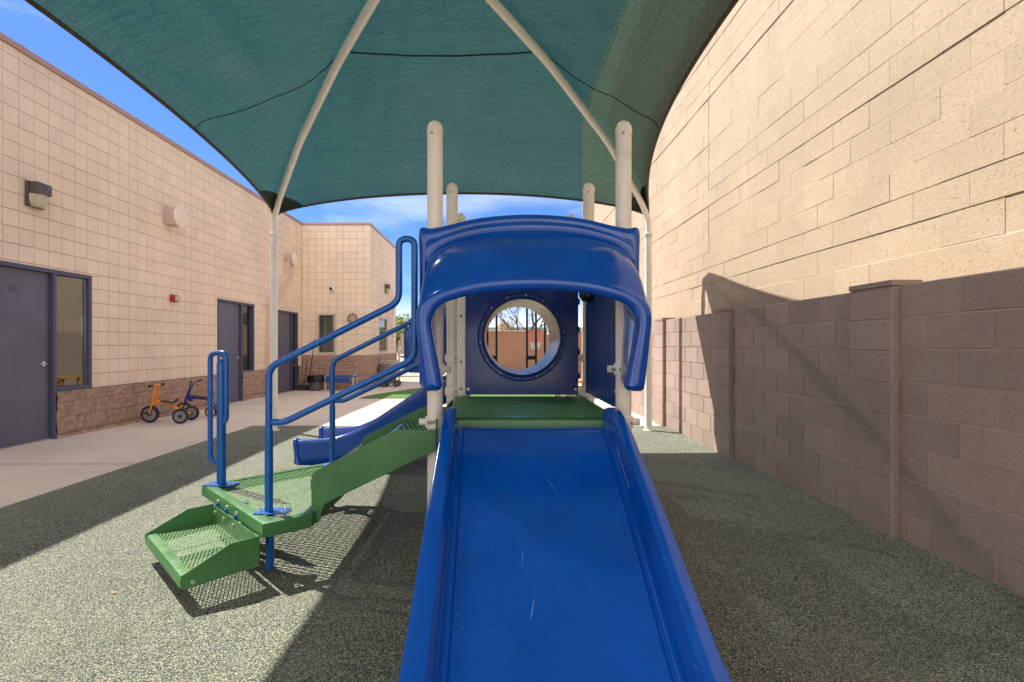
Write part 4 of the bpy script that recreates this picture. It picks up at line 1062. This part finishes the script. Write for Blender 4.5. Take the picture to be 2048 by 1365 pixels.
for s in (-1, 1):
    b.lathe([(0, .006), (.008, .004), (.009, 0)], (XC+s*.50, 2.60, 1.09), (-s, -.3, 0), 10)
b.build('bolt', M['steel'], hd, split=True)

# tunnel panel + tunnel
TZ, TR = 1.285, .298
def hole_panel(name, y, mat, x0=-.245, x1=.635, z0=.835, z1=1.78, r=TR, t=.02):
    b = MB(); cx = (x0+x1)/2; n = 64
    def sq(a):
        dx, dz = math.cos(a), math.sin(a); s = 1e9
        if dx > 1e-9: s = min(s, (x1-cx)/dx)
        if dx < -1e-9: s = min(s, (x0-cx)/dx)
        if dz > 1e-9: s = min(s, (z1-TZ)/dz)
        if dz < -1e-9: s = min(s, (z0-TZ)/dz)
        return cx+dx*s, TZ+dz*s
    angs = sorted([2*PI*i/n for i in range(n)]+[math.atan2(zz-TZ, xx-cx) % (2*PI) for xx in (x0, x1) for zz in (z0, z1)])
    rows = []
    for yy in (y, y+t):
        rows.append([(cx+r*math.cos(a), yy, TZ+r*math.sin(a)) for a in angs]); rows.append([(*[sq(a)[0]], yy, sq(a)[1]) for a in angs])
    b.grid([rows[1], rows[0], rows[2], rows[3], rows[1]], closed=True)
    return b.build(name, mat, ps, smooth=False, bevel=.004)
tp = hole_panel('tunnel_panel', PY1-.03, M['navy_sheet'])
cxp = .195
b = MB()
b.lathe([(TR-.002, .0), (TR, .020), (TR+.007, .026), (TR+.014, .022), (TR+.019, .013), (TR+.036, .012), (TR+.044, .018), (TR+.049, .012), (TR+.050, 0)], (cxp, PY1-.03, TZ), (0, -1, 0), 72); b.build('tunnel_flange', M['navy_sheet'], tp)
b = MB()
for i in range(14):
    a = 2*PI*(i+.3)/14; b.lathe([(0, .006), (.006, .004), (.0065, 0)], (cxp+(TR+.028)*math.cos(a), PY1-.043, TZ+(TR+.028)*math.sin(a)), (0, -1, 0), 8)
for (xx, zz) in ((-.225, .875), (.615, .875), (-.225, 1.74), (.615, 1.74)): b.lathe([(0, .008), (.012, .006), (.014, 0)], (xx, PY1-.03, zz), (0, -1, 0), 12)
b.build('bolt', M['steel'], tp, split=True)
b = MB(); b.lathe([(TR-.004, -.015), (TR-.004, .0), (TR-.004, .80), (TR+.02, .80), (TR+.02, .02)], (cxp, PY1-.03, TZ), (0, 1, 0), 72); tn = b.build('tunnel', M['tunnel'], ps)
b = MB()
for a in (-.30, -.18): b.tube([(cxp+(TR-.006)*math.cos(a), 4.25, TZ+(TR-.006)*math.sin(a)), (cxp+(TR-.006)*math.cos(a), 4.40, TZ+(TR-.006)*math.sin(a))], .006, 6)
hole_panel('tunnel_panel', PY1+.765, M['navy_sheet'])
# side brackets on the panel edge
b = MB(); b.box((PX0+.040, PY1-.037, .835), (-.247, PY1-.012, 1.80), bev=.004); b.build('panel_bracket', M['post'], tp)
b = MB()
for zz in (.88, 1.09, 1.45): b.lathe([(0, .008), (.010, .006), (.012, 0)], (-.28, PY1-.037, zz), (0, -1, 0), 12)
b.build('bolt', M['chip'], tp, split=True)
b = MB()
for zz in (.98, 1.17, 1.34, 1.56): b.lathe([(0, .014), (.022, .010), (.028, 0)], (.636, PY1-.02, zz), (1, 0, 0), 14)
b.build('edge_bolt_cap', M['navy_sheet'], tp, split=True)

# ribbed side panel on the right of deck 1
b = MB(); n = 9; y0, y1 = PY0+.07, PY1-.07
rows = []
zz0, zz1 = .86, 1.80
for i in range(n*8+1):
    y = y0+(y1-y0)*i/(n*8); d = .012*abs(math.sin(PI*i/8))**.6; rows.append([(PX1-.03-d, y, zz0), (PX1-.03-d, y, zz1)])
b.grid(rows)
for i in range(n): 
    pass
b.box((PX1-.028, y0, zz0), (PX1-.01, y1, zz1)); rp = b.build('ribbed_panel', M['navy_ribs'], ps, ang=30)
b = MB()
for zz in (.95, 1.7):
    b.tube([(PX1-.02, PY0+.03, zz), (PX1-.02, PY0+.09, zz)], .015, 8); b.tube([(PX1-.02, PY1-.09, zz), (PX1-.02, PY1-.03, zz)], .015, 8)
b.build('panel_bracket', M['post'], rp, split=True)
b = MB(); b.lathe([(0, .05), (.03, .045), (.055, .025), (.062, 0), (.055, -.02), (0, -.03)], (PX1-.075, 3.62, 1.585), (-.5, -.85, 0), 24); b.build('steering_bubble', M['black_gloss'], rp)
b = MB(); b.tube([(PX1-.02, 3.62, 1.58), (PX1-.09, 3.62, 1.585)], .012, 8); b.build('bubble_axle', M['steel'], rp)

# barrier bars at the far deck
def bar_gate(xs, y, zs0, zs1):
    x0, x1 = xs[0], xs[-1]
    b = MB(); b.tube([(x0, y, zs1), (x1, y, zs1)], .014, 8); b.tube([(x0, y, zs0), (x1, y, zs0)], .014, 8)
    o = b.build('barrier_frame', M['navy_bar'], ps)
    for x in xs: b = MB(); b.tube([(x, y, zs0), (x, y, zs1)], .0125, 8); b.build('bar', M['navy_bar'], o)
    return o
yf = PY3
bar_gate([GX(p, yf) for p in (945, 960, 975, 993)], yf, .90, 1.85)
bar_gate([GX(p, yf) for p in (1054, 1072, 1090, 1108)], yf, .90, 1.85)
b = MB()
for (xa, xb) in ((GX(980, yf), GX(993, yf)), (GX(1056, yf), GX(1072, yf))): b.box((xa, yf-.012, 1.05), (xb, yf+.012, 1.095))
b.build('bar_bracket', M['navy_bar'], ps, smooth=False, split=True)

# transfer platform (right isosceles triangle pointing left)
PZ = .31
A_, B_, C_, D_ = (-1.935, 3.325), (-1.195, 2.585), (-1.0, 2.74), (-1.0, 3.93); D2 = (-1.30, 3.96)
poly = [A_, B_, C_, D_, D2]
tr_ = thing  # alias unused
b = MB(); b.prism([A_, B_, C_, D_, D2], lambda u, v, q: (u, v, q), PZ-.078, PZ)
# frame rim only: outer skirt and a top border
def inset(poly, d):
    n = len(poly); o = []
    for i in range(n):
        p0, p1, p2 = Vector(poly[i-1]), Vector(poly[i]), Vector(poly[(i+1) % n])
        e1 = (p1-p0).normalized(); e2 = (p2-p1).normalized(); n1 = Vector((-e1.y, e1.x)); n2 = Vector((-e2.y, e2.x))
        k = (n1+n2); k = k/ (k.dot(n1)); o.append(tuple(p1+k*d))
    return o
inn = inset(poly, .055)
b = MB()
def ring(P, z): return [(p[0], p[1], z) for p in P]
b.grid([ring(inset(poly, .010), PZ-.078), ring(poly, PZ-.070), ring(poly, PZ-.012), ring(inset(poly, .004), PZ-.003), ring(inset(poly, .012), PZ), ring(inn, PZ), ring(inset(poly, .058), PZ-.004), ring(inset(poly, .058), PZ-.02)], closed=True)
pf = b.build('transfer_platform', M['green_metal'], ps, ang=40)
b = MB(); b.face(ring(inset(poly, .05), PZ-.006)); b.build('mesh_floor', M['green_mesh_big'], pf, smooth=False)
# bolts + slot along the front-left face
e = Vector((B_[0]-A_[0], B_[1]-A_[1], 0)).normalized(); nrm = Vector((-.7071, -.7071, 0))
def along(d, z, out=0): return Vector((A_[0], A_[1], 0))+e*d+nrm*out+Vector((0, 0, z))
b = MB()
for d in (.34, .50, .66): b.lathe([(0, .011), (.009, .009), (.014, .004), (.014, 0)], along(d, PZ-.040, .0), nrm, 12)
b.build('bolt', M['steel'], pf, split=True)
# hanger straps joining lower step
b = MB()
for d in (.34, .50, .66):
    p = along(d, 0, .004); b.box((p.x-.011, p.y-.011, .13), (p.x+.011, p.y+.011, .26), rot=Matrix.Rotation(R(45), 3, 'Z'))
b.build('step_strap', M['blue_coat'], pf, smooth=False, split=True)
# lower step
s0, s1 = .292, 1.042    # along e
SD, SZ = .36, .150
sb = MB(); th = .006
def Ps(d, o, z): return along(d, z, o)
def sbox(d0, d1, o0, o1, z0, z1):
    V = [Ps(d, o, z) for z in (z0, z1) for (d, o) in ((d0, o0), (d1, o0), (d1, o1), (d0, o1))]
    i = len(sb.v); sb.v += V
    for f in ((0, 1, 2, 3), (7, 6, 5, 4), (0, 4, 5, 1), (1, 5, 6, 2), (2, 6, 7, 3), (3, 7, 4, 0)): sb.f.append(tuple(i+k for k in f)); sb.m.append(0)
sbox(s0, s1, .012, .018, .10, .245)                        # back plate
for d in (s0, s1-th):                                       # side cheeks
    prof = [(.012, .10), (.012, .25), (.15, .25), (SD-.02, SZ+.015), (SD, SZ+.008), (SD+.004, SZ-.02), (SD, .095), (SD-.03, .09)]
    i = len(sb.v)
    for dd in (d, d+th): sb.v += [Ps(dd, o_, z) for o_, z in prof]
    n = len(prof); sb.f.append(tuple(i+k for k in range(n))); sb.m.append(0); sb.f.append(tuple(i+n+k for k in range(n))[::-1]); sb.m.append(0)
    for k in range(n): k2 = (k+1) % n; sb.f.append((i+k, i+k2, i+n+k2, i+n+k)); sb.m.append(0)
rows = []
for (o_, z) in ((SD-.05, SZ+.001), (SD-.02, SZ+.001), (SD-.006, SZ-.003), (SD+.002, SZ-.014), (SD+.003, SZ-.05), (SD-.003, SZ-.052)): rows.append([Ps(s0+th, o_, z) for _ in (0,)]+[Ps(s1-th, o_, z)])
sb.grid(rows)
st = sb.build('lower_step', M['green_metal'], ps, ang=35)
b = MB(); b.face([Ps(s0+th, .018, SZ-.003), Ps(s1-th, .018, SZ-.003), Ps(s1-th, SD-.045, SZ-.003), Ps(s0+th, SD-.045, SZ-.003)]); b.build('mesh_floor', M['green_mesh_rot'], st, smooth=False)
b = MB()
mid = (s0+s1)/2
V = [Ps(mid-.004, .02, SZ-.0005), Ps(mid+.004, .02, SZ-.0005), Ps(mid+.004, SD-.05, SZ-.0005), Ps(mid-.004, SD-.05, SZ-.0005)]; b.face(V); b.build('floor_rib', M['green_metal'], st, smooth=False)
b = MB()
for d in (.34, .50, .66): b.lathe([(0, .010), (.008, .008), (.015, .003), (.015, 0)], Ps(d, .019, .205), nrm, 12)
b.lathe([(0, .006), (.009, .005), (.012, 0)], Ps(s1, SD-.05, SZ-.035), e, 12); b.build('bolt', M['steel'], st, split=True)
# platform legs
for (x, y) in ((-1.24, 2.77), (-1.25, 3.83), (-1.80, 3.325), (-1.50, 3.02)):
    b = MB(); b.tube([(x, y, 0), (x, y, PZ-.02)], .022, 14); b.build('platform_leg', M['blue_coat'], pf)

# stairs up to deck
ZT = DZ-.01
def stringer(y0, y1):
    P = [(-1.025, .285), (-1.02, .253), (-1.008, .238), (-.99, .238), (-.978, .250), (-.965, .318), (-.945, .345), (-.91, .365), (-.335, .640), (-.335, .752), (-.55, .752), (-.58, .743), (-.985, .535), (-1.012, .522), (-1.025, .50)]
    b = MB(); b.prism(P, lambda u, v, q: (u, q, v), y0, y1); return b.build('stair_stringer', M['green_metal'], ps, smooth=False, bevel=.004)
sg1 = stringer(2.80, 2.812); sg2 = stringer(3.86, 3.872)
for k, (xa, xb, zz) in enumerate(((-1.0, -.74, .47), (-.68, -.34, .64))):
    b = MB(); b.face([(xa, 2.815, zz), (xb, 2.815, zz), (xb, 3.857, zz), (xa, 3.857, zz)]); so_ = b.build('stair_tread', M['green_tread'], ps, smooth=False)
    b = MB(); b.box((xa-.035, 2.815, zz-.05), (xa-.028, 3.857, zz+.004)); b.box((xa-.028, 2.815, zz-.006), (xa, 3.857, zz+.004)); b.build('tread_nosing', M['green_metal'], so_, smooth=False, bevel=.003)
    b = MB(); b.box((xb, 2.815, zz), (xb+.006, 3.857, zz+(.165 if k == 0 else .17))); b.build('riser', M['green_mesh_small'], so_, smooth=False)

# handrails (frame loops)
def plate(x, y, z, o, sx_=.085, sy_=.05, rz=0):
    b = MB(); b.box((x-sx_, y-sy_, z), (x+sx_, y+sy_, z+.007), bev=.002, rot=Matrix.Rotation(rz, 3, 'Z')); pl = b.build('base_plate', M['blue_coat'], o, smooth=False)
    b = MB()
    for sa in (-1, 1):
        for sb_ in (-1, 1):
            q = Matrix.Rotation(rz, 3, 'Z') @ Vector((sa*sx_*.72, sb_*sy_*.45, 0)); b.lathe([(0, .008), (.006, .007), (.009, .002), (.009, 0)], (x+q.x, y+q.y, z+.007), n=10)
    b.build('bolt', M['steel'], pl, split=True)
def stair_rail(y, xo=0):
    b = MB(); X0 = -1.245+xo
    pts = fillet([(X0, y, PZ+.004), (X0, y, 1.165), (-.535, y, 1.475), (-.535, y, 1.79), (-.455, y, 1.80), (-.455, y, 1.10), (-.56, y, 1.05), (-1.10, y, .80), (X0+.02, y, .80)], .07, 7)
    pts = fillet([(X0, y, PZ+.004), (X0, y, 1.10), (-.535, y, 1.455), (-.535, y, 1.80), (-.45, y, 1.80), (-.45, y, 1.145), (-1.16, y, .80), (X0+.02, y, .80)], .06, 7)
    b.tube(pts[:], .0185, 14)
    o = b.build('handrail', M['blue_coat'], ps)
    b = MB(); b.tube([(X0, y, PZ+.004), (X0, y, PZ+.45)], .0215, 14); b.build('sleeve', M['blue_coat'], o)
    plate(X0+.02, y, PZ+.001, o); return o
stair_rail(2.77); stair_rail(3.84)
# short grab post on the left corner
gx, gy = -1.80, 3.315
b = MB(); b.tube([(gx, gy, PZ), (gx, gy, 1.10)], .028, 18)
b.lathe([(.028, 0), (.02, .025), (.004, .035)], (gx, gy, 1.10), n=18); gp = b.build('grab_post', M['blue_coat'], ps)
ex = Vector((1, -.12, 0)); c0 = Vector((gx, gy, 0))
loop = fillet([c0+Vector((0, 0, .445)), c0-ex*.078+Vector((0, 0, .465)), c0-ex*.078+Vector((0, 0, 1.165)), c0+ex*.052+Vector((0, -.03, 1.175)), c0+ex*.052+Vector((0, -.03, .735)), c0+ex*.0+Vector((0, 0, .71))], .045, 7)
b = MB(); b.tube(loop, .0165, 14); b.build('grab_loop', M['blue_coat'], gp)
plate(gx, gy, PZ+.001, gp, .10, .05, R(-8))

# rear slide leaving second deck to the left
def rfl(t): return .03*t
secs2 = slide([(-.36, .80), (-.46, .795), (-.62, .725), (-.85, .575), (-1.15, .375), (-1.35, .265), (-1.55, .20), (-1.75, .175), (-1.90, .168), (-1.955, .165)], .31, .05, .12, rfl, 5.33, ps, 'X')
b = MB(); b.grid(secs2)
for sd in (0, -1):
    # deep side wall
    rows = [[r[sd] for r in secs2], [(r[sd][0], r[sd][1], max(.05, r[sd][2]-.10)) for r in secs2]]; b.grid(rows)
b.tube(secs2[-1], .020, 10)
for sd in (0, -1): b.tube([secs2[-1][sd], (secs2[-1][sd][0]+.01, secs2[-1][sd][1], .075)], [.020, .034], 12)
o2 = b.build('rear_slide', M['plastic'], ps, ang=50)
md = o2.modifiers.new('thick', 'SOLIDIFY'); md.thickness = .012; md.offset = 0
b = MB(); b.box((-1.80, 5.2, .0), (-1.74, 5.4, .16)); b.build('slide_foot', M['blue_coat'], o2, smooth=False)
# hood over rear slide: same shell turned to face left
Mh = Matrix.Translation((PX0-.13, PY2+.54, -.04)) @ Matrix.Rotation(R(-90), 4, 'Z') @ Matrix.Translation((-XC, -2.89, 0))
hood(ps, Mh, 'rear_slide_hood')

# dry litter gathered along the foot of the garden wall and in the open
rnd = random.Random(77); b = MB()
for i in range(230):
    if i < 150: x = 2.53-abs(rnd.gauss(0, .07)); y = rnd.uniform(1.9, 7.4)
    else: x = rnd.uniform(-3.4, 2.4); y = rnd.uniform(1.3, 7.4)
    l = rnd.uniform(.006, .018); wd = l*rnd.uniform(.2, .5); a = rnd.uniform(0, PI); c_, s_2 = math.cos(a), math.sin(a); z = .006
    P = [(-l, 0, 0), (0, -wd, .003), (l, 0, .001), (0, wd, .004)]
    b.face([(x+p[0]*c_-p[1]*s_2, y+p[0]*s_2+p[1]*c_, z+p[2]) for p in P])
M['litter'] = wear_mat('dry_leaf_litter', (.42, .33, .19), .9, 0, .4, 60)
tag(b.build('leaf_litter', M['litter'], smooth=False, weld=False), 'dry tan leaf bits scattered on the rubber surface', 'leaf litter', kind='stuff')
